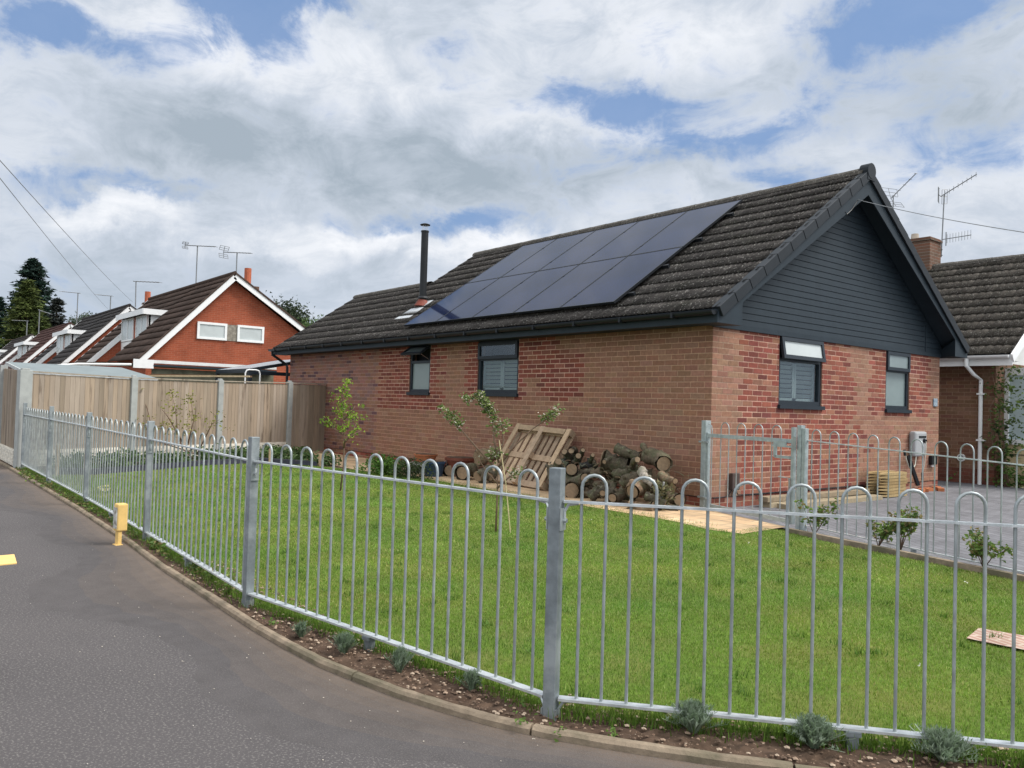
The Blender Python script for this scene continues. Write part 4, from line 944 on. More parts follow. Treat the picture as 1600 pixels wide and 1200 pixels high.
# inner railing along the drive
IR = thing('bow_top_railing', 'galvanised bow top railing between the lawn and the grey driveway', 'railing', (1.60, -.66, 0))
IP = [(1.70, -.58), (4.40, -1.43), (7.0, -2.1)]; IZ = [(.985, .07), (.905, .07), (.87, .07)]
for j, (x, y) in enumerate(IP):
    d = (Vector(IP[1]+(0,))-Vector(IP[0]+(0,))).normalized()
    if j: post((x, y), d, 1.05, .05, IR)
for i in range(2):
    a_ = Vector(IP[i]+(0,)); b_ = Vector(IP[i+1]+(0,)); L = (b_-a_).length; d = (b_-a_)/L
    (t0, b0), (t1, b1) = IZ[i], IZ[i+1]
    mb = MB(); mb.beam(a_+d*.03+Vector((0, 0, t0)), b_-d*.03+Vector((0, 0, t1)), .026, .010); mb.beam(a_+d*.03+Vector((0, 0, b0)), b_-d*.03+Vector((0, 0, b1)), .036, .010)
    ro = mb.build('rail', M_rail, IR); n = 11; p_ = (L-.14)/21
    for k in range(n):
        c_ = a_+d*(.09+p_*(2*k+.5)); t = (c_-a_).length/L; zt = t0+(t1-t0)*t
        hoop(c_, d, p_/2, .07, zt+.06+p_/2, .0065).build('hoop', M_galv, ro, smooth=True)
    mb = MB(); c_ = (a_+b_)/2; mb.beam(c_, c_+Vector((0, 0, .065)), .035, .035, upv=d); mb.build('support_foot', M_galvp, ro)
GP0 = Vector((.075, -.19, 0)); GP1 = Vector((1.56, -.565, 0)); dG = (GP1-GP0).normalized()
mb = MB(); mb.beam(GP0-Vector((0, 0, .05)), GP0+Vector((0, 0, 1.15)), .085, .085, upv=dG); mb.build('gate_post', M_galvg, None, base=GP0, bevel=.004, label='thick galvanised hinge post standing against the house corner', cat='post', group='posts of the garden gate')
lp = thing('gate_post', 'paired galvanised latch post where the gate meets the driveway railing', 'post', (1.60, -.66, 0), 'posts of the garden gate')
mb = MB(); q = GP1+dG*.085; mb.beam(q-Vector((0, 0, .05)), q+Vector((0, 0, 1.145)), .06, .06, upv=dG); mb.build('post', M_galvg, lp, bevel=.004)
mb = MB(); q = GP1+dG*.145; mb.beam(q-Vector((0, 0, .05)), q+Vector((0, 0, 1.115)), .05, .05, upv=dG); mb.build('rail_post', M_galvg, lp, bevel=.003)
mb = MB(); q = GP1+dG*.035; mb.beam(q+Vector((0, 0, 1.02))-Vector((-dG.y, dG.x, 0))*.05, q+Vector((0, 0, .88))-Vector((-dG.y, dG.x, 0))*.05, .06, .008, upv=(-dG.y, dG.x, 0)); mb.build('keep', M_galv, lp)
GT = thing('garden_gate', 'galvanised bow top gate with sliding bolt at the end of the sandstone path', 'gate', GP0)
g0 = GP0+dG*.055; g1 = GP1-dG*.02; Lg = (g1-g0).length
mb = MB(); mb.beam(g0+Vector((0, 0, .965)), g1+Vector((0, 0, .965)), .03, .045); mb.beam(g0+Vector((0, 0, .085)), g1+Vector((0, 0, .085)), .03, .045)
mb.beam(g0+Vector((0, 0, .06)), g0+Vector((0, 0, 1.0)), .04, .03, upv=dG); mb.beam(g1+Vector((0, 0, .06)), g1+Vector((0, 0, 1.12)), .04, .04, upv=dG); gf = mb.build('frame', M_galvg, GT)
pg = Lg/9.9
for k in range(4): hoop(g0+dG*(pg*(2*k+2.1)), dG, pg/2, .085, 1.06+pg/2, .0065).build('hoop', M_galv, gf, smooth=True)
mb = MB(); mb.tube([g0+dG*pg*.45+Vector((0, 0, .085)), g0+dG*pg*.45+Vector((0, 0, 1.03)), g0+dG*pg*.35+Vector((0, 0, 1.085)), g0+Vector((0, 0, 1.11))], .0065, 8); mb.build('bar', M_galv, gf)
mb = MB(); s_n = Vector((-dG.y, dG.x, 0))*-1
q = g1-dG*.30+s_n*.03; mb.beam(q+Vector((0, 0, .905)), q+dG*.36+Vector((0, 0, .905)), .02, .018, upv=s_n); mb.beam(q+dG*.02+Vector((0, 0, .935)), q+dG*.22+Vector((0, 0, .935)), .012, .05)
mb.beam(q+dG*.05+Vector((0, 0, .93)), q+dG*.05+Vector((0, 0, .78)), .04, .02, upv=s_n); mb.beam(q+dG*.05+Vector((0, 0, .785)), q+dG*.28+Vector((0, 0, .785)), .02, .03)
mb.build('latch', M_galvg, GT)
mb = MB(); mb.tube([g1-dG*.02+s_n*.035+Vector((0, 0, .03)), g1-dG*.02+s_n*.035+Vector((0, 0, .56)), g1-dG*.17+s_n*.045+Vector((0, 0, .565))], .009, 8); mb.build('drop_bolt', M_galv, GT)
mb = MB()
for z in (.88, .18): mb.beam(GP0-dG*.06+Vector((0, 0, z))-s_n*-.05, GP0+dG*.10+Vector((0, 0, z))+s_n*.05, .03, .02); mb.tube([GP0-dG*.07+Vector((0, 0, z))+s_n*.05, GP0+dG*.09+Vector((0, 0, z))+s_n*.05], .012, 8)
mb.build('hinge', M_galv, GT)

# ------------------------------------------------------------ small street furniture
T = thing('marker_post', 'small yellow hydrant marker post at the pavement edge by the railing', 'marker post', (-.86, -6.80, 0))
mb = MB(); rot = .1
mb.box((-.895, -6.83, -.02), (-.825, -6.80, .14), rot, (-.86, -6.8)); mb.box((-.90, -6.85, -.0), (-.815, -6.79, .006), rot, (-.86, -6.8)); mb.build('stem', M_yellow, T, bevel=.003)
mb = MB(); mb.box((-.91, -6.845, .115), (-.815, -6.76, .345), rot, (-.86, -6.8)); mb.build('head', M_yellow, T, bevel=.012)
mb = MB(); mb.box((-.895, -6.852, .14), (-.82, -6.8455, .315), rot, (-.86, -6.8)); mb.build('sign_plate', M_plate, T)
T = thing('access_cover', 'small yellow painted cover set in the pavement at the left edge', 'cover', (-.55, -7.62, 0))
mb = MB(); mb.poly([(-.755,-7.575,.008),(-.385,-7.605,.008),(-.36,-7.93,.008),(-.74,-7.90,.008),(-.755,-7.575,0),(-.385,-7.605,0),(-.36,-7.93,0),(-.74,-7.90,0)], [(0,3,2,1),(0,1,5,4),(1,2,6,5),(2,3,7,6),(3,0,4,7)]); mb.build('lid', M_yellow, T)
mb = MB(); mb.tube([(-.56, -7.74, .008), (-.56, -7.74, .014)], .045, 14); mb.build('knob', M_yellow, T)

# ------------------------------------------------------------ plants
def leafcloud(mb, pts, n, size, cols, spread, flat=.5, down=0.0):
    for _ in range(n):
        c = Vector(random.choice(pts)); v = Vector((random.gauss(0, 1), random.gauss(0, 1), random.gauss(0, 1)*.9))*spread
        q = c+v; s = size*random.uniform(.6, 1.25)
        d = Vector((random.gauss(0, 1), random.gauss(0, 1), random.gauss(0, flat)-down)).normalized(); sd = d.cross(Vector((random.gauss(0, 1), random.gauss(0, 1), random.gauss(0, 1)))).normalized()
        col = random.choice(cols); k_ = random.uniform(.75, 1.25); col = tuple(x*k_ for x in col); nn = d.cross(sd)*s*.18
        mb.face([q, q+d*s*.5+sd*s*.3+nn, q+d*s], col); mb.face([q, q+d*s, q+d*s*.5-sd*s*.3+nn], col)
def plant(name, label, cat, base, stems, leaves, leafcols, size, spread, n, flower=None, group=None, rad=.008, stemmat=None, flat=.5, down=0):
    T = thing(name, label, cat, base, group)
    mb = MB()
    for st in stems:
        k_ = len(st); mb.tube(st, [max(.002, rad*(1-.75*i/(k_-1)))*(1.0 if len(st) > 2 else .8) for i in range(k_)], 6)
    mb.build('trunk' if cat == 'tree' else 'stem', stemmat or M_stem, T, smooth=True)
    mb = MB(); leafcloud(mb, leaves, n, size, leafcols, spread, flat, down); mb.build('crown' if cat == 'tree' else 'foliage', M_leaf, T)
    if flower:
        mb = MB(); fn, fs, fc = flower
        leafcloud(mb, leaves, fn, fs, fc, spread*1.05); mb.build('blossom', M_leaf, T)
    return T
def along(A, n, t0=0):
    out = []
    for _ in range(n):
        i = random.randrange(len(A)-1); t = random.random(); out.append(Vector(A[i]).lerp(Vector(A[i+1]), t))
    return out
# young tree near the far end of the wall
t1 = [[(-3.57,-3.4,0),(-3.55,-3.37,.44),(-3.56,-3.38,.79),(-3.56,-3.39,1.14),(-3.58,-3.41,1.38),(-3.55,-3.38,1.50)], [(-3.55,-3.38,.68),(-3.49,-3.3,.80),(-3.44,-3.25,.98)], [(-3.55,-3.38,.62),(-3.46,-3.42,.74),(-3.40,-3.2,.86)], [(-3.56,-3.4,.80),(-3.62,-3.48,.86),(-3.69,-3.55,.96)], [(-3.56,-3.39,1.0),(-3.50,-3.3,1.12),(-3.47,-3.27,1.2)]]
lv = []
for c, n_, s_ in [((-3.58,-3.41,1.42), 5, .035), ((-3.60,-3.44,1.26), 6, .06), ((-3.52,-3.34,1.16), 8, .075), ((-3.46,-3.27,1.04), 6, .06), ((-3.57,-3.4,.92), 5, .045), ((-3.71,-3.57,.97), 4, .035), ((-3.48,-3.28,.88), 3, .05), ((-3.55,-3.37,1.52), 3, .03), ((-3.46,-3.3,.76), 2, .05)]:
    for _ in range(n_*3): lv.append(Vector(c)+Vector((random.gauss(0, s_), random.gauss(0, s_), random.gauss(0, s_))))
plant('young_tree', 'slim young tree with bright lime green leaves in front of the brick wall', 'tree', (-3.57, -3.4, 0), t1, lv, [(.20, .31, .030), (.26, .36, .045), (.13, .22, .025)], .046, .022, 480, rad=.013, down=.6)
# blossoming fruit tree
t2 = [[(.24,-3.66,0),(.245,-3.66,.3),(.24,-3.655,.59),(.235,-3.66,.72)], [(.24,-3.655,.62),(.10,-3.83,.85),(.0,-3.95,1.02),(-.08,-4.05,1.10),(-.12,-4.1,1.19)], [(.24,-3.65,.7),(.215,-3.69,.9),(.20,-3.71,1.1),(.15,-3.76,1.24),(.08,-3.86,1.35)], [(.24,-3.65,.74),(.27,-3.62,.92),(.255,-3.64,1.08),(.20,-3.71,1.24)], [(.24,-3.65,.66),(.33,-3.54,.86),(.44,-3.4,1.04),(.56,-3.26,1.18),(.60,-3.21,1.24)], [(.235,-3.66,.5),(.17,-3.73,.6),(.12,-3.8,.72)], [(.24,-3.66,.45),(.30,-3.58,.55),(.36,-3.5,.62)]]
lv = []
for a_, b_, n_ in [((.10,-3.83,1.37),(.17,-3.74,1.20),60), ((.20,-3.71,1.22),(.22,-3.68,1.0),30), ((.0,-3.95,1.06),(-.12,-4.1,1.22),40), ((.52,-3.30,1.14),(.60,-3.21,1.25),32), ((.19,-3.72,1.2),(.15,-3.76,1.28),30), ((.06,-3.88,1.3),(.0,-3.96,1.36),10), ((.27,-3.62,1.12),(.30,-3.6,1.02),8), ((.12,-3.8,.74),(.24,-3.65,.8),10), ((.3,-3.58,.56),(.38,-3.48,.65),12), ((.22,-3.68,.9),(.23,-3.67,.76),8)]:
    lv += [Vector(a_).lerp(Vector(b_), random.random()) for _ in range(n_)]
plant('fruit_tree', 'small fruit tree with pale blossom and three thin spreading branches on the lawn', 'tree', (.24, -3.66, 0), t2, lv, [(.15, .20, .055), (.20, .24, .08), (.10, .15, .04)], .040, .026, 850, flower=(420, .024, [(.58, .56, .48), (.62, .58, .5), (.5, .42, .38)]), rad=.012)
mb = MB(); mb.tube([(.335,-3.55,0), (.30,-3.60,.5), (.25,-3.66,.92)], .006, 6); mb.build('bamboo_cane', mat('bamboo', (.50, .42, .25), .7), None, base=(.335, -3.55, 0), label='thin pale bamboo cane leaning on the blossoming tree', cat='cane')
# straggly shrub trained on the timber fence
st = [[(-9.0,-3.75,.05),(-9.18,-3.97,.28),(-9.24,-4.05,.6),(-9.27,-4.09,.99),(-9.32,-4.15,1.27)], [(-9.05,-3.8,.2),(-9.5,-4.37,.42),(-9.6,-4.5,1.0),(-9.71,-4.64,1.42)], [(-9.1,-3.9,.35),(-9.06,-3.82,.82),(-9.11,-3.88,1.22)], [(-9.0,-3.75,.2),(-8.84,-3.56,.75),(-8.76,-3.45,.84)], [(-9.18,-3.97,.4),(-9.36,-4.2,.87),(-9.44,-4.29,1.0)]]
st = [[(Vector(q)+Vector((.22, .08, 0))) for q in s__] for s__ in st]
lv = []
for c, n_, s_ in [((-9.27,-4.09,1.02), 5, .10), ((-9.32,-4.15,1.26), 4, .06), ((-9.70,-4.64,1.40), 5, .05), ((-9.11,-3.88,1.20), 4, .05), ((-8.84,-3.56,.80), 5, .16), ((-9.1,-3.85,.85), 5, .16), ((-9.4,-4.3,.8), 5, .15), ((-9.2,-4.0,.6), 4, .2)]:
    for _ in range(n_*3): lv.append(Vector(c)+Vector((.22, .08, 0))+Vector((random.gauss(0, s_), random.gauss(0, s_), random.gauss(0, s_*.6))))
plant('climbing_shrub', 'straggly yellow green shrub with bare twigs against the timber fence', 'shrub', (-8.9, -3.8, 0), st, lv, [(.25, .27, .045), (.20, .20, .05), (.16, .15, .045)], .055, .04, 420, rad=.014)
# climber by neighbour's corner
st = [[(.52+random.uniform(-.05, .05), 8.38, 0), (.36+random.uniform(-.12, .12), 8.36, .8), (.4+random.uniform(-.2, .2), 8.36, 1.5), (.4+random.uniform(-.25, .25), 8.36, 2.2)] for _ in range(6)]
lv = [Vector((.50+random.gauss(0, .17), 8.34+random.gauss(0, .08), random.uniform(.45, 2.3))) for _ in range(160)]
plant('climbing_plant', 'tall leafy climber with bare stems at the neighbour corner by the white downpipe', 'plant', (.42, 8.38, 0), st, lv, [(.06, .10, .025), (.09, .14, .03), (.05, .08, .03)], .085, .05, 700, rad=.016)
lv = [Vector((.75+random.gauss(0, .35), 8.6+random.gauss(0, .25), random.uniform(.05, .35))) for _ in range(120)]
plant('low_shrub', 'low green bush at the foot of the climber beside the driveway', 'shrub', (.7, 8.5, 0), [[(.7, 8.5, 0), (.7, 8.5, .15), (.75, 8.55, .3)]], lv, [(.06, .12, .02), (.08, .15, .03)], .08, .05, 600)
# rose bushes beside the inner railing
for (x, y, h, n_, lb) in [(1.98,-.86,.36,150,'thin rose bush at the foot of the gate latch post'), (2.72,-1.0,.34,190,'leafy rose bush left of the pair beside the driveway railing'), (2.93,-1.0,.46,230,'tallest rose bush beside the driveway railing'), (3.73,-1.24,.34,220,'compact rose bush with a reddish shoot nearest the right edge')]:
    st = []; lv = []
    for _ in range(7):
        a_ = random.uniform(0, 6.28); rr = random.uniform(.08, .24); e_ = (x+rr*math.cos(a_), y+rr*math.sin(a_), h*random.uniform(.6, 1.05)); mid = (x+rr*.4*math.cos(a_), y+rr*.4*math.sin(a_), h*.45); st.append([(x, y, .03), mid, e_]); lv += along([mid, e_], 6)
    plant('rose_bush', lb, 'rose bush', (x, y, 0), st, lv, [(.12, .19, .04), (.17, .25, .055), (.08, .14, .035), (.20, .16, .06)], .045, .025, n_*2, group='rose bushes along the driveway railing', rad=.005)
# herbs by the path
lv = [Vector((-5.6+random.gauss(0, .22), -1.55+random.gauss(0, .14), random.uniform(.05, .27))) for _ in range(150)]
plant('herb_clump', 'bright green leafy clump beside the path near the pots', 'plant', (-5.6, -1.55, 0), [[(-5.6,-1.55,0),(-5.58,-1.55,.1),(-5.55,-1.5,.2)]], lv, [(.07, .15, .02), (.10, .20, .03), (.05, .11, .02)], .055, .05, 1500, group='herb clumps by the path')
lv = [Vector((-4.95+random.gauss(0, .22), -1.45+random.gauss(0, .12), random.uniform(.05, .27))) for _ in range(150)]
plant('herb_clump', 'dark green bushy clump just in front of the blue pot', 'plant', (-4.95, -1.45, 0), [[(-4.95,-1.45,0),(-4.95,-1.45,.1),(-4.9,-1.4,.2)]], lv, [(.045, .075, .025), (.07, .09, .035), (.035, .06, .02)], .04, .05, 1500, group='herb clumps by the path')
# vegetable plants in the bed (one row of clumps each a plant) 
VG = [(-8.35,-5.75),(-8.15,-5.25),(-8.5,-4.9),(-8.8,-4.45),(-8.45,-4.25),(-8.9,-3.85),(-9.3,-3.35),(-8.9,-3.3),(-9.5,-2.8),(-9.2,-2.6),(-9.9,-2.3),(-9.5,-2.0),(-8.9,-2.05),(-10.2,-1.7),(-8.3,-1.75),(-9.3,-1.5),(-7.9,-5.9),(-7.75,-5.35),(-7.6,-1.65)]
protos = []
for i, (x, y) in enumerate(VG):
    if i < 3:
        lv = [Vector((x+random.gauss(0, .13), y+random.gauss(0, .13), random.uniform(.03, .23))) for _ in range(60)]
        T = plant('potato_plant', 'dark green leafy vegetable plant in the bed below the timber fence', 'plant', (x, y, .02), [[(x, y, 0), (x, y, .1), (x+.03, y, .2)]], lv, [(.05, .10, .028), (.075, .14, .04), (.13, .19, .075)], .085, .05, 330, group='vegetable plants in the dark bed')
        protos.append(T)
    else:
        T = copy_tree(protos[i % 3]); T.location = (x, y, .02); T.rotation_euler = (0, 0, i*1.7); s__ = random.uniform(.7, 1.05); T.scale = (s__, s__, s__)
# dark fabric edging of the bed
mb = MB(); EDG = resample([(-7.2,-6.3),(-6.98,-5.78),(-7.62,-4.62),(-8.22,-3.62),(-8.47,-2.52),(-7.42,-1.92)], .12)
for a_, b_ in zip(EDG, EDG[1:]): 
    mb.face([(a_[0], a_[1], .03), (b_[0], b_[1], .03), (b_[0]-.06, b_[1]+.02, .10+random.uniform(-.01, .01)), (a_[0]-.06, a_[1]+.02, .10+random.uniform(-.01, .01))]); mb.face([(a_[0]-.06, a_[1]+.02, .10), (b_[0]-.06, b_[1]+.02, .10), (b_[0]-.46, b_[1]+.15, .09), (a_[0]-.46, a_[1]+.15, .09)])
mb.build('bed_edging', M_fabric, None, base=(-8, -4, 0), label='dark crumpled fabric edging round the vegetable bed', cat='edging', smooth=True)
for i, (x, y, lb) in enumerate([(-7.15,-5.85,'pale timber peg of the vegetable bed nearest the railing post'), (-7.05,-6.25,'tall pale timber peg in the corner by the timber fence'), (-8.35,-2.45,'timber peg at the middle of the bed edge'), (-7.45,-1.85,'timber peg at the path end of the bed')]):
    mb = MB(); mb.cur = (.42, .31, .20); hgt = (.33, .48, .30, .26)[i]; mb.box((x-.025, y-.02, 0), (x+.025, y+.02, hgt)); mb.build('timber_peg', M_pallet, None, base=(x, y, 0), label=lb, cat='peg', group='timber pegs of the vegetable bed')
# lavender clumps in the soil strip
def lavender(x, y, r_, h, n_, lab):
    r_ *= .70; h *= .70
    T = thing('lavender_plant', lab, 'plant', (x, y, .02), 'grey green lavender plants in the soil strip')
    Vv = []; Fv = []; Cv = []
    for _ in range(n_):
        a_ = random.uniform(0, 6.283); l_ = abs(random.gauss(0, .6)); ca, sa = math.cos(a_), math.sin(a_); hh = h*random.uniform(.55, 1.05)/(1+.25*l_); bx = x+ca*r_*.25*random.random(); by = y+sa*r_*.25*random.random()
        tx = bx+ca*r_*l_; ty = by+sa*r_*l_; wv = .0028
        pts = [(bx, by, .02), (bx*.55+tx*.45, by*.55+ty*.45, .02+hh*.55), (tx, ty, .02+hh)]
        col = random.choice([(.20, .26, .18), (.25, .31, .23), (.14, .19, .12), (.18, .25, .15)])
        px, py = -sa*wv, ca*wv
        for (p0, p1) in zip(pts, pts[1:]):
            b0 = len(Vv); Vv += [(p0[0]-px, p0[1]-py, p0[2]), (p0[0]+px, p0[1]+py, p0[2]), (p1[0]+px, p1[1]+py, p1[2]), (p1[0]-px, p1[1]-py, p1[2])]; Fv.append((b0, b0+1, b0+2, b0+3)); Cv.append(col)
        for _k in range(7):      # small leaves along the stem
            t = random.random(); q = Vector(pts[1]).lerp(Vector(pts[2]), t); dx, dy = random.gauss(0, .010), random.gauss(0, .010); b0 = len(Vv)
            Vv += [(q.x, q.y, q.z), (q.x+dx*.5+.002, q.y+dy*.5, q.z+.008), (q.x+dx, q.y+dy, q.z+.016), (q.x+dx*.5-.002, q.y+dy*.5, q.z+.008)]; Fv.append((b0, b0+1, b0+2, b0+3)); Cv.append(col)
    npmesh('foliage', Vv, Fv, np.array(Cv), M_leaf, T)
LV = [(2.50,-6.70,.05,.12,110,'smallest lavender sprig just right of the bent railing post'), (2.86,-6.64,.07,.15,180,'second lavender sprig, half way to the short railing foot'), (3.24,-6.55,.065,.16,180,'lavender sprig just past the short railing foot'), (3.63,-6.42,.055,.13,140,'lavender sprig nearest the thick central post'),
      (4.47,-5.97,.10,.17,420,'full round lavender plant first right of the central post'), (4.82,-5.70,.10,.16,420,'lavender plant just left of the right hand railing foot'), (5.17,-5.42,.11,.16,460,'lavender plant at the bottom right under the rail'), (5.62,-5.05,.10,.15,300,'lavender plant at the right edge beyond the last one in full view')]
for t_ in LV: lavender(*t_)
# weeds at the foot of the railing and grass tufts : ground cover
def blades(P, hmin, hmax, wd, cols, lean=.5, seed=1):
    r_ = np.random.default_rng(seed); n = len(P); a_ = r_.random(n)*6.283; h = hmin+(hmax-hmin)*r_.random(n); w_ = wd*(.7+.6*r_.random(n)); l_ = h*lean*r_.random(n); b_ = a_+1.57+r_.normal(0, .5, n)
    base = P; px = np.stack([np.cos(b_)*w_, np.sin(b_)*w_, 0*w_], 1); tip = base+np.stack([np.cos(a_)*l_, np.sin(a_)*l_, h], 1)
    V = np.stack([base-px, base+px, tip], 1).reshape(-1, 3); Fq = np.arange(3*n).reshape(-1, 3)
    ci = r_.integers(0, len(cols), n); C = np.array(cols)[ci]*(.75+.5*r_.random(n))[:, None]
    return V, Fq, C
def inpoly(x, y, poly):
    ins = np.zeros(len(x), bool); j = len(poly)-1
    for i in range(len(poly)):
        xi, yi = poly[i]; xj, yj = poly[j]; c_ = ((yi > y) != (yj > y)) & (x < (xj-xi)*(y-yi)/(yj-yi+1e-12)+xi); ins ^= c_; j = i
    return ins
n = 1500000; X = rng.uniform(-8.6, 7.0, n); Y = rng.uniform(-6.75, -.8, n)
dist = np.hypot(X-CP.x, Y-CP.y); keep = inpoly(X, Y, LAWN) & (rng.random(n) < np.clip((5.2/dist)**1.4, .15, 1))
X, Y, dist = X[keep], Y[keep], dist[keep]
P = np.stack([X, Y, np.full(len(X), .022)], 1)
V, Fq, C = blades(P, .009, .022, .0015, [(.125, .225, .024), (.158, .258, .034), (.092, .182, .018), (.185, .262, .052), (.28, .30, .11)], .8, 3)
wid = np.repeat(np.clip(dist/4.0, 1, 3.2), 3)[:, None]; cen = np.repeat(P, 3, 0); V[:, :2] = cen[:, :2]+(V[:, :2]-cen[:, :2])*wid
# slow patches of yellower, shorter turf
pn = np.sin(X*2.1+np.sin(Y*1.7)*1.5)*np.cos(Y*2.6+np.sin(X*1.3)*1.2)+.5*np.sin(X*6.1+Y*4.3)*np.sin(Y*7.7-X*2.2); pn = (pn-pn.min())/(pn.max()-pn.min())
C = C*(1+np.stack([.55*(pn-.45), .16*(pn-.5), .3*(pn-.5)], 1)*1.2)
npmesh('grass', V, Fq, C, M_blade, kind='stuff')
tn = 260; TX = rng.uniform(-7, 6, tn); TY = rng.uniform(-6.5, -1.5, tn); k_ = inpoly(TX, TY, LAWN); TX, TY = TX[k_], TY[k_]
PP = np.repeat(np.stack([TX, TY, np.full(len(TX), .034)], 1), 22, 0); PP[:, :2] += rng.normal(0, .022, (len(PP), 2))
V, Fq, C = blades(PP, .02, .048, .0026, [(.075, .155, .018), (.10, .19, .03), (.065, .13, .016)], .9, 8)
npmesh('grass_tufts', V, Fq, C, M_blade, kind='stuff')
mb = MB()
for _ in range(9):
    x, y = random.uniform(-6, 5), random.uniform(-6.2, -1.8)
    if inpoly(np.array([x]), np.array([y]), LAWN)[0]: leafcloud(mb, [(x, y, .058)], 5, .014, [(.75, .74, .68)], .004)
mb.build('daisies', M_leaf, kind='stuff')
# longer fringe under the fence, along path edges, weeds in the strip
pts = []
for (a_, b_, cnt, sp_) in [(FP[0], FP[1], 1600, .05), (FP[1], FP[2], 1800, .05), (FP[2], FP[3], 2600, .05), (FP[3], FP[4], 3600, .045), (FP[4], FP[5], 3000, .035), (FP[5], FP[6], 3600, .04), ((4.2,-1.5), (1.7,-.92), 900, .03), ((6.2,-1.9), (4.2,-1.5), 500, .03), ((-5,-1.27), (1.1,-1.36), 500, .015)]:
    t = rng.random(cnt); A = np.array(a_)+(np.array(b_)-np.array(a_))*t[:, None]+rng.normal(0, sp_, (cnt, 2)); A[:, 1] += .04; pts.append(np.concatenate([A, np.full((cnt, 1), .02)], 1))
V, Fq, C = blades(np.concatenate(pts), .025, .065, .0022, [(.095, .175, .020), (.12, .205, .028), (.075, .14, .018)], .7, 5)
npmesh('grass_fringe', V, Fq, C, M_blade, kind='stuff')
wm = MB()
for _ in range(95):
    t = random.random(); x = -8.2+t*9.8; y = -6.60-.07*random.random()+(-.02 if x > -1 else .02); 
    if x > 1.9: continue
    leafcloud(wm, [(x+random.gauss(0, .03), y, .03+random.random()*.035) for _ in range(3)], random.randint(8, 26), random.uniform(.02, .045), [(.09, .16, .03), (.14, .20, .04), (.20, .17, .07), (.07, .12, .03)], .022)
for x, y in [(4.2,-6.42),(4.33,-6.27),(3.9,-6.38),(2.2,-6.74),(5.25,-5.35),(5.0,-5.52),(4.05,-6.47)]: leafcloud(wm, [(x, y, .035)], 16, .022, [(.09, .16, .03), (.12, .2, .04)], .016)
wm.build('weeds', M_leaf, kind='stuff')
mb = MB()
for (x, y) in [(-4.45,-6.2),(-4.3,-6.15),(-4.15,-6.22),(-4.62,-6.1)]: leafcloud(mb, [(x, y, .10)], 10, .035, [(.7, .62, .22), (.72, .68, .5)], .008)
mb.build('primrose_flowers', M_leaf, kind='stuff')
# pebbles on the soil
ks = resample(KERB[6:-2], .02); nn = 0; mb = MB()
def pebble(mb, x, y, z, s, col):
    mb.cur = col; V = []
    for (a_, b_, c_) in [(1,0,0),(-1,0,0),(0,1,0),(0,-1,0),(0,0,1),(0,0,-1),(.6,.6,.5),(-.6,.6,.4),(.6,-.6,.45),(-.6,-.6,.5)]:
        k_ = random.uniform(.75, 1.1); V.append((x+a_*s*k_, y+b_*s*k_*.8, z+c_*s*.55*k_))
    mb.poly(V, [(0,6,4),(6,2,4),(2,7,4),(7,1,4),(1,9,4),(9,3,4),(3,8,4),(8,0,4),(0,2,6),(2,1,7),(1,3,9),(3,0,8)])
for _ in range(3200):
    i = random.randrange(len(ks)-1); a_ = ks[i]; b_ = ks[i+1]; dx, dy = b_[0]-a_[0], b_[1]-a_[1]; L = math.hypot(dx, dy) or 1; o = random.uniform(.06, .42)
    s = random.choice([.003, .004, .005, .006, .008, .010, .014]); col = random.choice([(.20, .13, .09), (.30, .21, .15), (.16, .10, .07), (.10, .065, .045), (.075, .048, .034), (.12, .08, .055), (.32, .25, .19)] if s < .009 else [(.28, .20, .145), (.36, .28, .21), (.09, .06, .042), (.12, .08, .055)])
    pebble(mb, a_[0]-dy/L*o, a_[1]+dx/L*o, .030, s, col)
for _ in range(90):      # stray stones and petals on the pavement
    i = random.randrange(len(ks)-1); a_ = ks[i]; pebble(mb, a_[0]+random.uniform(-.1, .1), a_[1]-abs(random.gauss(0, .35))-.03, .003, random.uniform(.002, .005), (.5, .45, .38))
for _ in range(60): pebble(mb, random.uniform(-3, 4.5), random.uniform(-8.3, -6.9), .003, random.uniform(.002, .004), (.48, .44, .40))
mb.build('pebbles', M_stone, kind='stuff')

# ------------------------------------------------------------ pots, pallet, logs
def pot(name, label, c, r0, r1, h, mt, soil=True, group='plant pots by the wall', inverted=False):
    x, y, z = c; T = thing(name, label, 'pot', c, group)
    mb = MB(); mb.tube([(x, y, z), (x, y, z+h*.86), (x, y, z+h*.86), (x, y, z+h)], [r0, r1, r1*1.07, r1*1.07], 22); mb.build('body', mt, T)
    mb = MB(); mb.disc((x, y, z+h+.002), (0, 0, 1), r1*.95, 20); mb.build('compost' if soil else 'rim_shadow', M_soil if soil else mt, T)  # top disc of compost, else in the pot's own material
pot('plant_pot', 'shallow orange terracotta pot resting on the white box', (-5.55, -.75, .22), .15, .20, .14, M_terra)
pot('plant_pot', 'glazed dark blue pot in front of the red brown pot', (-4.98, -.95, .01), .15, .19, .27, M_bluepot)
pot('plant_pot', 'large red brown pot with wide rim against the wall', (-4.82, -.52, .01), .18, .25, .34, mat('brown_glaze', (.15, .05, .035), .3))
T = thing('planter_box', 'white rimmed box planter under the shallow terracotta pot', 'box', (-5.55, -.75, 0)); mb = MB(); mb.box((-5.75, -.92, .01), (-5.35, -.58, .16)); mb.build('body', mat('grey_plastic', (.10, .11, .11), .5), T); mb = MB(); mb.box((-5.77, -.94, .16), (-5.33, -.56, .215)); mb.build('rim', M_whitew, T)
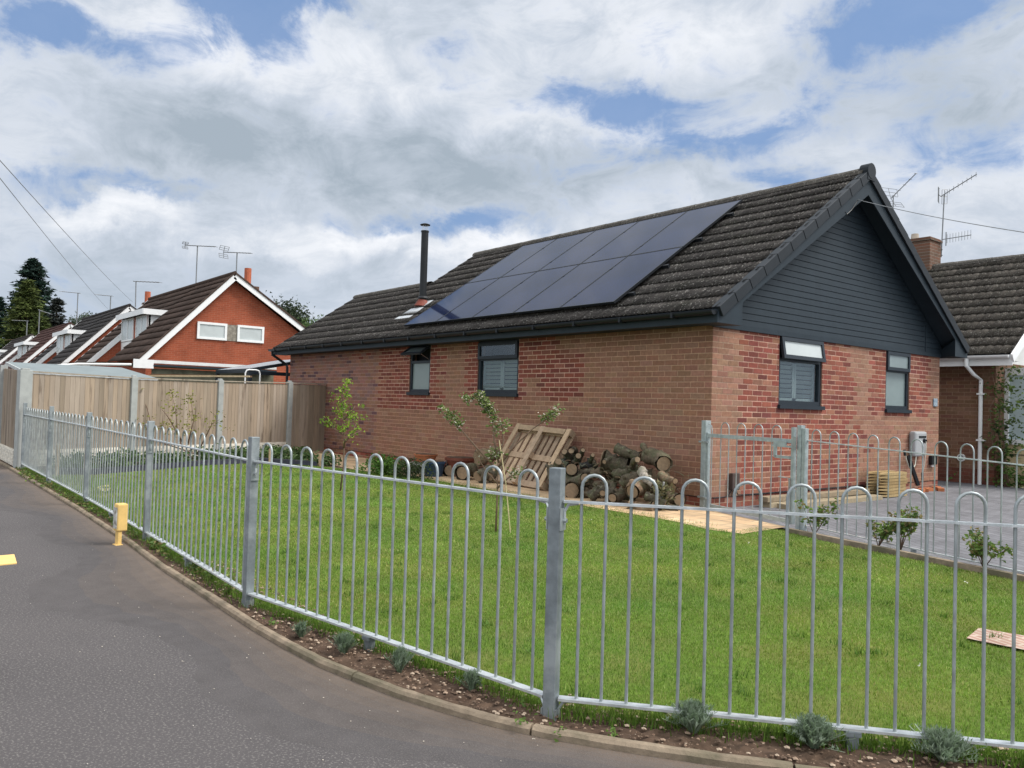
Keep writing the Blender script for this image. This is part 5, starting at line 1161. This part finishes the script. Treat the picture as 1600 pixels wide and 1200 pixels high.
# pallet leaning on the wall: local u across, v up the lean
PT = thing('wooden_pallet', 'weathered wooden pallet leaning on the brick wall beside the log heap', 'pallet', (-3.0, -.7, 0))
b0 = Vector((-3.70, -.70, .07)); b1 = Vector((-2.40, -.70, .03)); tl = Vector((-3.76, -.14, .92)); ud = (b1-b0).normalized(); vd = (tl-b0); vd = (vd-ud*vd.dot(ud)).normalized(); nd = ud.cross(vd)
nd = nd if nd.y < 0 else -nd; WP, HP = 1.30, 1.02
def pb(mb, u0, u1, v0, v1, h0, h1):
    cc = random.choice([(.40, .285, .195), (.44, .33, .235), (.35, .255, .18), (.43, .31, .205)]); mb.cur = (lambda kk: tuple(x*kk for x in cc))(random.uniform(.75, 1.08))
    q = lambda u, v, h: b0+ud*u+vd*v+nd*h
    V = [q(u0,v0,h0),q(u1,v0,h0),q(u1,v1,h0),q(u0,v1,h0),q(u0,v0,h1),q(u1,v0,h1),q(u1,v1,h1),q(u0,v1,h1)]
    mb.poly(V, [(0,3,2,1),(4,5,6,7),(0,1,5,4),(1,2,6,5),(2,3,7,6),(3,0,4,7)])
mb = MB()
for i in range(10): u = i*(WP-.085)/9; pb(mb, u, u+.085, .004, HP-.004, -.02, 0)
mb.build('deck_board', M_pallet, PT)
mb = MB()
for v in (.005, HP/2-.05, HP-.10): pb(mb, 0, WP, v, v+.095, .002, .020)
mb.build('cross_board', M_pallet, PT)
mb = MB()
for u in (0, WP/2-.05, WP-.10):
    for v in (.0, HP/2-.05, HP-.10): mb.cut(); pb(mb, u, u+.10, v, v+.10, .022, .085)
mb.build('block', M_pallet, PT)
mb = MB()
for u in (.0, WP/2-.05, WP-.10): pb(mb, u, u+.095, 0, HP, .087, .105)
pb(mb, .10, WP-.12, HP-.10, HP-.01, .088, .104)
mb.build('base_board', M_pallet, PT)
LOGS = [[-1.57,-0.95,0.13,-2.29,-0.55,0.17,0.13],[-1.96,-0.7,0.27,-1.42,-0.85,0.31,0.08],[-1.49,-0.8,0.1,-1.32,-0.5,0.25,0.07],[-1.18,-0.98,0.08,-1.03,-0.8,0.2,0.07],[-0.93,-1.0,0.16,-1.13,-0.6,0.24,0.05],[-0.8,-0.95,0.11,-0.93,-0.6,0.18,0.07],[-1.38,-0.55,0.56,-1.02,-0.35,0.5,0.14],[-1.18,-0.5,0.73,-0.82,-0.4,0.64,0.07],[-0.75,-0.35,0.65,-0.3,-0.55,0.58,0.11],[-0.8,-0.4,0.8,-0.68,-0.4,0.63,0.04],[-0.57,-0.75,0.62,-0.86,-0.5,0.46,0.04],[-1.11,-0.8,0.55,-1.21,-0.6,0.59,0.03],[-1.11,-0.6,0.37,-0.74,-0.5,0.48,0.07],[-0.82,-0.75,0.27,-0.59,-0.65,0.4,0.08],[-0.53,-0.7,0.5,-0.28,-0.75,0.33,0.06],[-0.3,-0.6,0.45,0.06,-0.75,0.4,0.05],[-0.14,-0.6,0.29,-0.39,-0.4,0.4,0.07],[-0.46,-0.95,0.23,-0.49,-0.7,0.3,0.11],[-0.39,-1.05,0.07,-0.1,-0.95,0.07,0.08],[-0.24,-0.95,0.2,-0.14,-0.9,0.16,0.06],[-0.25,-0.7,0.24,-0.18,-0.6,0.18,0.07],[-0.03,-0.55,0.15,-0.36,-0.3,0.13,0.07],[-0.16,-0.8,0.09,-0.04,-0.7,0.05,0.06],[-1.91,-0.9,0.49,-2.21,-0.5,0.34,0.05],[-2.22,-0.5,0.61,-2.32,-0.3,0.51,0.05],[-2.02,-0.55,0.64,-2.22,-0.3,0.49,0.05],[-1.82,-0.6,0.58,-2.18,-0.35,0.46,0.05],[-1.83,-0.5,0.66,-2.06,-0.35,0.5,0.04],[-1.53,-0.6,0.61,-1.85,-0.4,0.47,0.03],[-1.74,-0.8,0.4,-2.29,-0.45,0.45,0.08],[-1.78,-0.6,0.44,-1.73,-0.5,0.4,0.05],[-1.8,-0.65,0.31,-1.6,-0.5,0.39,0.05],[-1.54,-0.6,0.33,-1.28,-0.45,0.39,0.06],[-1.47,-0.6,0.21,-1.11,-0.5,0.32,0.05],[-2.09,-0.8,0.2,-2.6,-0.4,0.3,0.08],[-2.11,-0.75,0.08,-2.73,-0.3,0.08,0.09],[-2.01,-0.45,0.2,-1.6,-0.4,0.14,0.07],[-1.47,-0.35,0.35,-1.03,-0.3,0.28,0.08],[-1.09,-0.3,0.34,-0.69,-0.3,0.41,0.08],[-0.71,-0.4,0.25,-0.48,-0.35,0.31,0.08],[-1.26,-0.5,0.13,-0.93,-0.4,0.1,0.08],[-1.9,-0.25,0.48,-1.71,-0.3,0.33,0.06],[-2.06,-0.4,0.07,-1.65,-0.35,0.07,0.07],[-4.15,-0.95,0.15,-4.28,-0.6,0.18,0.12],[-3.7,-0.95,0.14,-3.93,-0.6,0.22,0.1],[-4.79,-0.75,0.13,-5.12,-0.4,0.18,0.11],[-4.02,-0.75,0.39,-3.99,-0.35,0.49,0.13],[-3.61,-0.8,0.13,-3.71,-0.6,0.22,0.08]]
LLAB = {0: 'thick log with a large round sawn end at the bottom left of the heap', 1: 'mossy log lying just above the large round sawn end', 3: 'pale barked log on the ground front of the heap with oval end', 5: 'short log with pinkish sawn end at the front of the heap', 6: 'thickest mossy trunk near the top of the heap',
        7: 'arched grey green branch lying over the thickest trunk', 8: 'large log at the top right of the heap with a sawn right end', 9: 'knobbly stub sticking up as the highest point of the heap', 10: 'short stub with round sawn tip pointing out below the top branch', 11: 'small sawn stub at the left of the thickest trunk',
        14: 'pale grey piece of wood on the right half of the heap', 15: 'brown log lying at the upper right edge of the heap', 17: 'big upright brown chunk at the front right of the heap', 18: 'long brown log on the paving at the front right of the heap', 21: 'dark green log at the foot of the wall at the right end',
        23: 'log with pale sawn face beside the pallet edge', 28: 'thin stub with pale tip on the left half of the heap', 29: 'black charred looking log left of centre in the heap', 43: 'round log with pale sawn face left of the pallet', 44: 'short log close beside the pallet foot', 45: 'dark stump farthest left by the blue pot', 47: 'stubby log nearest the pallet foot behind the blossoming tree', 46: 'large brown log lying on top of the small pile left of the pallet'}
for i, (x1, y1, z1, x2, y2, z2, r_) in enumerate(LOGS):
    a_ = Vector((x1, y1, z1)); b_ = Vector((x2, y2, z2)); d = (b_-a_)
    if d.length < .24: b_ = a_+d.normalized()*.26; d = b_-a_
    for q in (a_, b_): q.z = max(q.z, r_*.92)
    lab = LLAB.get(i, 'bark covered log half buried among the others in the heap by the wall')
    T = thing('log', lab, 'log', a_, 'logs heaped against the brick wall' if i < 43 or i > 47 else 'logs left of the pallet')
    bend = Vector((random.gauss(0, 1), random.gauss(0, 1), random.gauss(0, 1)))*d.length*.05
    n_ = 12; pts = [a_.lerp(b_, k/(n_-1))+bend*2*math.sin(math.pi*k/(n_-1)) for k in range(n_)]; rr = [r_*(1+random.uniform(-.17, .17))*(1-.12*k/(n_-1)) for k in range(n_)]
    mb = MB(); c0 = random.choice([(.085, .068, .050), (.105, .086, .064), (.060, .050, .038), (.120, .090, .064)]); 
    if i in (29, 45, 30): c0 = (.035, .033, .033)
    if i in (14,): c0 = (.33, .29, .25)
    if i in (17, 18, 15, 46): c0 = (.20, .135, .09)
    mb.cur = c0; mb.tube(pts, rr, 14, caps=False, jit=.10)
    for _k in range(0 if r_ < .05 else random.choice([1, 1, 2, 3])):
        k = random.choice([2, 4, 6, 8]); dr = Vector((random.gauss(0, 1), -abs(random.gauss(0, 1)), abs(random.gauss(0, 1)))).normalized(); mb.tube([pts[k], pts[k]+dr*(r_+random.uniform(.01, .07))], [r_*.45, r_*.28], 8, jit=.15)
    mb.build('bark', M_bark, T, smooth=True)
    mb = MB(); dd = d.normalized(); mb.tube([pts[0]-dd*.0, pts[0]+dd*.01], [rr[0]*.86, rr[0]*.80], 12); mb.cut(); mb.tube([pts[-1]-dd*.01, pts[-1]], [rr[-1]*.8, rr[-1]*.86], 12); mb.build('cut_face', M_cut, T)
mb = MB(); TW = []
for _ in range(150):
    x = random.uniform(-2.2, 0.0); a_ = Vector((x, random.uniform(-.75, -.35), random.uniform(.1, .5))); d = Vector((random.gauss(0, 1), random.gauss(0, .5), random.gauss(0, .5))).normalized()*random.uniform(.06, .2); mb.cur = random.choice([(.14, .09, .06), (.20, .13, .085), (.09, .06, .045)]); mb.tube([a_, a_+d*.5+Vector((0, 0, .01)), a_+d], random.uniform(.003, .008), 5)
mb.build('twigs', M_bark, kind='stuff')
mb = MB(); mb.tube([(-.12, -.78, .02), (-.10, -.80, .2), (-.06, -.82, .38)], .012, 6); leafcloud(mb, [(-.10+random.gauss(0, .04), -.80+random.gauss(0, .035), random.uniform(.08, .36)) for _ in range(60)], 420, .05, [(.16, .15, .08), (.20, .18, .10), (.12, .13, .06)], .04); mb.build('ivy_clump', M_leaf, None, base=(-.1, -.8, 0), label='tangle of dry ivy at the right end of the log heap', cat='ivy')

# ------------------------------------------------------------ things by the gable wall
T = thing('car_charger', 'grey wall mounted car charger with pale looped cable on the gable wall', 'charger', (0, 5.75, .85))
mb = MB(); mb.box((.008, 5.46, .60), (.13, 5.90, 1.03)); mb.build('body', M_chg, T, bevel=.035)
mb = MB(); mb.box((.131, 5.58, .92), (.137, 5.84, .955)); mb.tube([(.12, 5.76, .88), (.17, 5.76, .86)], .034, 10); mb.build('socket', M_black, T)
mb = MB(); L_ = [(.10, 5.56, .66), (.10, 5.54, .55), (.10, 5.52, .46), (.10, 5.42, .38), (.10, 5.30, .42), (.09, 5.22, .55), (.08, 5.19, .66)]; mb.tube(L_, .010, 8); mb.tube([(.165, 5.76, .86), (.16, 5.80, .8), (.13, 5.80, .45), (.10, 5.80, .30)], .008, 8); mb.build('cable', M_cable, T, smooth=True)
mb = MB(); mb.tube([(.10, 5.80, .32), (.10, 5.80, .18)], .02, 8); mb.tube([(.08, 5.19, .62), (.07, 5.18, .72)], .022, 8); mb.build('plug', M_black, T)
T = thing('outdoor_socket', 'small black outdoor socket with two white plugs low on the gable wall', 'socket', (0, 6.33, .5)); mb = MB(); mb.box((.008, 6.24, .44), (.07, 6.46, .60)); mb.build('body', M_black, T, bevel=.01); mb = MB(); mb.box((.02, 6.30, .40), (.05, 6.34, .44)); mb.box((.02, 6.37, .40), (.05, 6.41, .44)); mb.build('plug', M_white, T)
T = thing('meter_box', 'small brown electrical box with dark conduits behind the gate', 'box', (0, .5, .35)); mb = MB(); mb.box((.008, .40, .24), (.07, .56, .46)); mb.build('body', mat('brown_box', (.07, .05, .045), .5), T, bevel=.008)
mb = MB(); mb.tube([(.03, .48, .24), (.03, .48, .0)], .010, 6); mb.tube([(.03, .44, .24), (.03, .36, .16), (.03, .2, .15), (.03, .05, .15)], .007, 6); mb.tube([(.03, .52, .24), (.03, .58, .17), (.03, .8, .165), (.03, 2.4, .165), (.03, 3.9, .17)], .006, 6); mb.build('conduit', M_black, T)
SLc = [(.28, .23, .155), (.34, .28, .19), (.24, .19, .13)]
for i, (a_, b_, lb) in enumerate([((.42, 1.0, .035), (.42, 3.60, .035), 'front pale timber sleeper on the block paving along the gable'), ((.22, .95, .035), (.22, 3.62, .035), 'rear timber sleeper lying beside the gable wall'), ((.20, .90, .11), (.24, 3.55, .11), 'timber sleeper stacked on top of the rear one')]):
    mb = MB(); mb.cur = SLc[i]; mb.beam(a_, b_, .15, .07); mb.build('timber_sleeper', M_pallet, None, base=a_, bevel=.005, label=lb, cat='sleeper', group='timber sleepers beside the gable')
for i in range(16):      # stack of short pointed stakes
    r0, c0 = i//2, i % 2; z = .035+r0*.048; y = 3.66+.10*random.random(); x = .16+c0*.20
    mb = MB(); mb.cur = random.choice([(.30, .21, .10), (.26, .18, .085), (.33, .24, .12)])
    mb.poly([(x-.06, y+.20, z-.021), (x+.06, y+.20, z-.021), (x+.06, y+.20, z+.021), (x-.06, y+.20, z+.021), (x-.06, y+.80, z-.021), (x+.06, y+.80, z-.021), (x+.06, y+.80, z+.021), (x-.06, y+.80, z+.021), (x, y, z-.006), (x, y, z+.006)], [(4,5,6,7),(0,1,5,4),(3,7,6,2),(0,4,7,3),(1,2,6,5),(0,3,9,8),(1,8,9,2),(0,8,1),(3,2,9)])
    mb.build('timber_stake', M_pallet, None, base=(x, y, z), label='short yellow timber stake in the stack against the gable below the charger cable', cat='stake', group='stacked pointed timber stakes')
mb = MB(); mb.beam((.10, 5.25, .62), (.20, 5.42, .12), .05, .05); mb.build('rubber_strip', M_black, None, base=(.2, 5.4, 0), label='black rubber strip leaning on the wall behind the stakes', cat='strip')
T = thing('brick_scatter', 'few loose red bricks on the ground below the charger', 'bricks', (.2, 5.8, 0)); 
mb = MB()
for (x, y, r_) in [(.2, 5.55, .2), (.16, 5.85, -.3), (.28, 6.1, .5), (.12, 6.3, .1), (.2, 5.7, .4)]: mb.box((x-.05, y-.1, 0), (x+.05, y+.1, .06), r_)
mb.cur = None; mb.build('brick', M_terra, T)
T = thing('red_container', 'red plastic container edge behind the railing at the right margin', 'container', (4.12, -.95, 0)); mb = MB(); mb.box((4.03, -1.12, .004), (4.32, -.85, .26)); mb.build('body', M_red, T, bevel=.02); mb = MB(); mb.tube([(4.1, -.98, .26), (4.1, -.98, .31), (4.25, -.98, .31), (4.25, -.98, .26)], .012, 8); mb.build('handle', M_black, T)

# ------------------------------------------------------------ overhead cables
def cable(label, A, B, sag, rad=.006):
    A = Vector(A); B = Vector(B); pts = [A.lerp(B, t/16)-Vector((0, 0, sag*4*(t/16)*(1-t/16))) for t in range(17)]
    mb = MB(); mb.tube(pts, rad, 6); mb.build('overhead_cable', M_wire, None, base=A, label=label, cat='cable', group='overhead telephone cables')
cable('upper of the two thin cables crossing the sky at the left', CP+pdir(-90, 150)*11.0, (-41.85, 3.0, 6.4), .1, .006)
cable('lower of the two thin cables crossing the sky at the left', CP+pdir(-90, 165)*11.0, (-53.7, 4.3, 7.0), .1, .006)
cable('thin cable running from the gable peak to the right', (XV+.03, 2.93, 4.50), CP+pdir(1760, 385)*9.0, .05, .005)

# ------------------------------------------------------------ trees beyond
def conifer(label, base, h, r_, seed, cols, nb=420, lean=0, name='conifer_tree', tuft=.30):
    rr = np.random.default_rng(seed); T = thing(name, label, 'tree', base)
    bx, by, bz = base
    mb = MB(); mb.tube([(bx, by, bz), (bx+lean*.5, by, bz+h*.5), (bx+lean, by, bz+h*.98)], [h*.022, h*.014, .02], 8)
    Vv = []; Cv = []
    for i in range(nb):
        t = rr.random()**.8; z = bz+h*(.10+.89*t); L = r_*(1-t)**.80*(.55+.6*rr.random())+.15; a_ = rr.random()*6.283; dx, dy = math.cos(a_), math.sin(a_)
        o = np.array([bx+lean*t, by, z]); dz = -.16 if t < .85 else .25
        if i < 70: mb.tube([tuple(o), (o[0]+dx*L*.9, o[1]+dy*L*.9, o[2]+dz*L)], [.05, .015], 4)
        m = int(10+26*L/max(r_, .1)); s = rr.random(m)**.6; c_ = cols[rr.integers(0, len(cols))]
        P = o+np.stack([dx*L*s, dy*L*s, dz*L*s-.10*np.sin(s*3)], 1)+rr.normal(0, .10+.07*L, (m, 3))*[1, 1, .45]
        for q in P:
            d1 = rr.normal(0, 1, 3)*[1, 1, .35]+np.array([dx, dy, -.15])*.9; d1 = d1/np.linalg.norm(d1)*tuft*(.6+.8*rr.random()); d2 = np.cross(d1, rr.normal(0, 1, 3)); d2 = d2/np.linalg.norm(d2)*tuft*.22
            Vv.append([q-d2, q+d2, q+d1]); Cv.append(np.array(c_)*(.7+.6*rr.random()))
    mb.build('trunk', M_stem, T)
    Vv = np.array(Vv).reshape(-1, 3); npmesh('crown', Vv, np.arange(len(Vv)).reshape(-1, 3), np.array(Cv), M_needle, T)
DG = [(.012, .030, .022), (.016, .036, .026), (.010, .024, .019)]; LG = [(.055, .075, .018), (.070, .090, .022), (.040, .058, .016)]
def at(x, y, d): return CP+(fw+r2*(x-800)/F+u2*(600-y)/F)*d
def ground_at(x, d): q = at(x, 600, d); return (q.x, q.y, 0)
conifer('tallest dark blue green conifer at the left edge', ground_at(44, 95), 17.1, 5.6, 1, DG, 620, tuft=.55)
conifer('lighter olive green conifer in front of the tallest one', ground_at(37, 84), 12.9, 3.9, 2, LG, 520, tuft=.45)
conifer('small dark conifer just right of the tallest one', ground_at(84, 92), 12.0, 2.3, 3, [(.018, .022, .020), (.022, .026, .022)], 260, tuft=.45)
conifer('dark conifer cut by the left edge of the picture', ground_at(-12, 92), 12.0, 3.6, 4, DG, 300, tuft=.5)
def broad(label, base, h, r_, seed, cols, n=5000, leaf=.28, trunkh=.4):
    rr = np.random.default_rng(seed); T = thing('broadleaf_tree', label, 'tree', base, 'leafy trees behind the houses'); bx, by, bz = base
    mb = MB(); mb.tube([(bx, by, bz), (bx, by, bz+h*trunkh), (bx+.2, by, bz+h*.85)], [h*.03, h*.022, .04], 8); 
    cl_ = []
    for _ in range(26):
        v = rr.normal(0, 1, 3); v /= np.linalg.norm(v); c_ = np.array([bx, by, bz+h-r_*.9])+v*[r_, r_, r_*.8]*(.35+.55*rr.random()); cl_.append(c_)
        if _ < 12: mb.tube([(bx, by, bz+h*trunkh*1.1), tuple(c_)], [.10, .02], 5)
    mb.build('trunk', M_stem, T); idx = rr.integers(0, len(cl_), n); P = np.array(cl_)[idx]+rr.normal(0, r_*.20, (n, 3))
    d1 = rr.normal(0, 1, (n, 3)); d1 = d1/np.linalg.norm(d1, axis=1)[:, None]*leaf; d2 = np.cross(d1, rr.normal(0, 1, (n, 3))); d2 = d2/np.linalg.norm(d2, axis=1)[:, None]*leaf*.4
    V = np.stack([P-d2, P+d1*.5+d2*0+d2, P+d1], 1).reshape(-1, 3); k_ = np.array(cols)[rr.integers(0, len(cols), len(cl_))][idx]*(.7+.6*rr.random(n))[:, None]
    npmesh('crown', V, np.arange(3*n).reshape(-1, 3), k_, M_leaf, T)
BG = [(.07, .12, .035), (.10, .15, .045), (.05, .09, .03)]
broad('light green tree between the red gable and the bungalow roof', ground_at(492, 62), 7.4, 2.6, 11, BG, 11000, .2)
broad('dark green tree behind the right slope of the red gable', ground_at(435, 70), 9.6, 2.8, 12, [(.025, .04, .02), (.035, .05, .025)], 14000, .26)
broad('distant green tree behind the second red house', ground_at(128, 120), 12.7, 2.4, 13, [(.05, .075, .04), (.06, .08, .05)], 7000, .32)
broad('bushy dark green tree low at the left edge behind the dormer roofs', ground_at(10, 100), 7.8, 4.2, 14, [(.03, .045, .02), (.045, .06, .025)], 5000, .35)
st = []
b_ = Vector(at(690, 600, 24)); b_.z = 0
lv = [Vector((b_.x+random.gauss(0, .35), b_.y+random.gauss(0, .35), 4.35+random.gauss(0, .12))) for _ in range(60)]
plant('tall_shrub', 'few leafy twig tips showing above the roof right of the black flue', 'shrub', b_, [[(b_.x, b_.y, 0), (b_.x+random.gauss(0, .3), b_.y, 2.5), (b_.x+random.gauss(0, .5), b_.y+random.gauss(0, .5), 4.35)] for _ in range(8)], lv, [(.12, .16, .06), (.16, .17, .08)], .07, .05, 160, rad=.03)
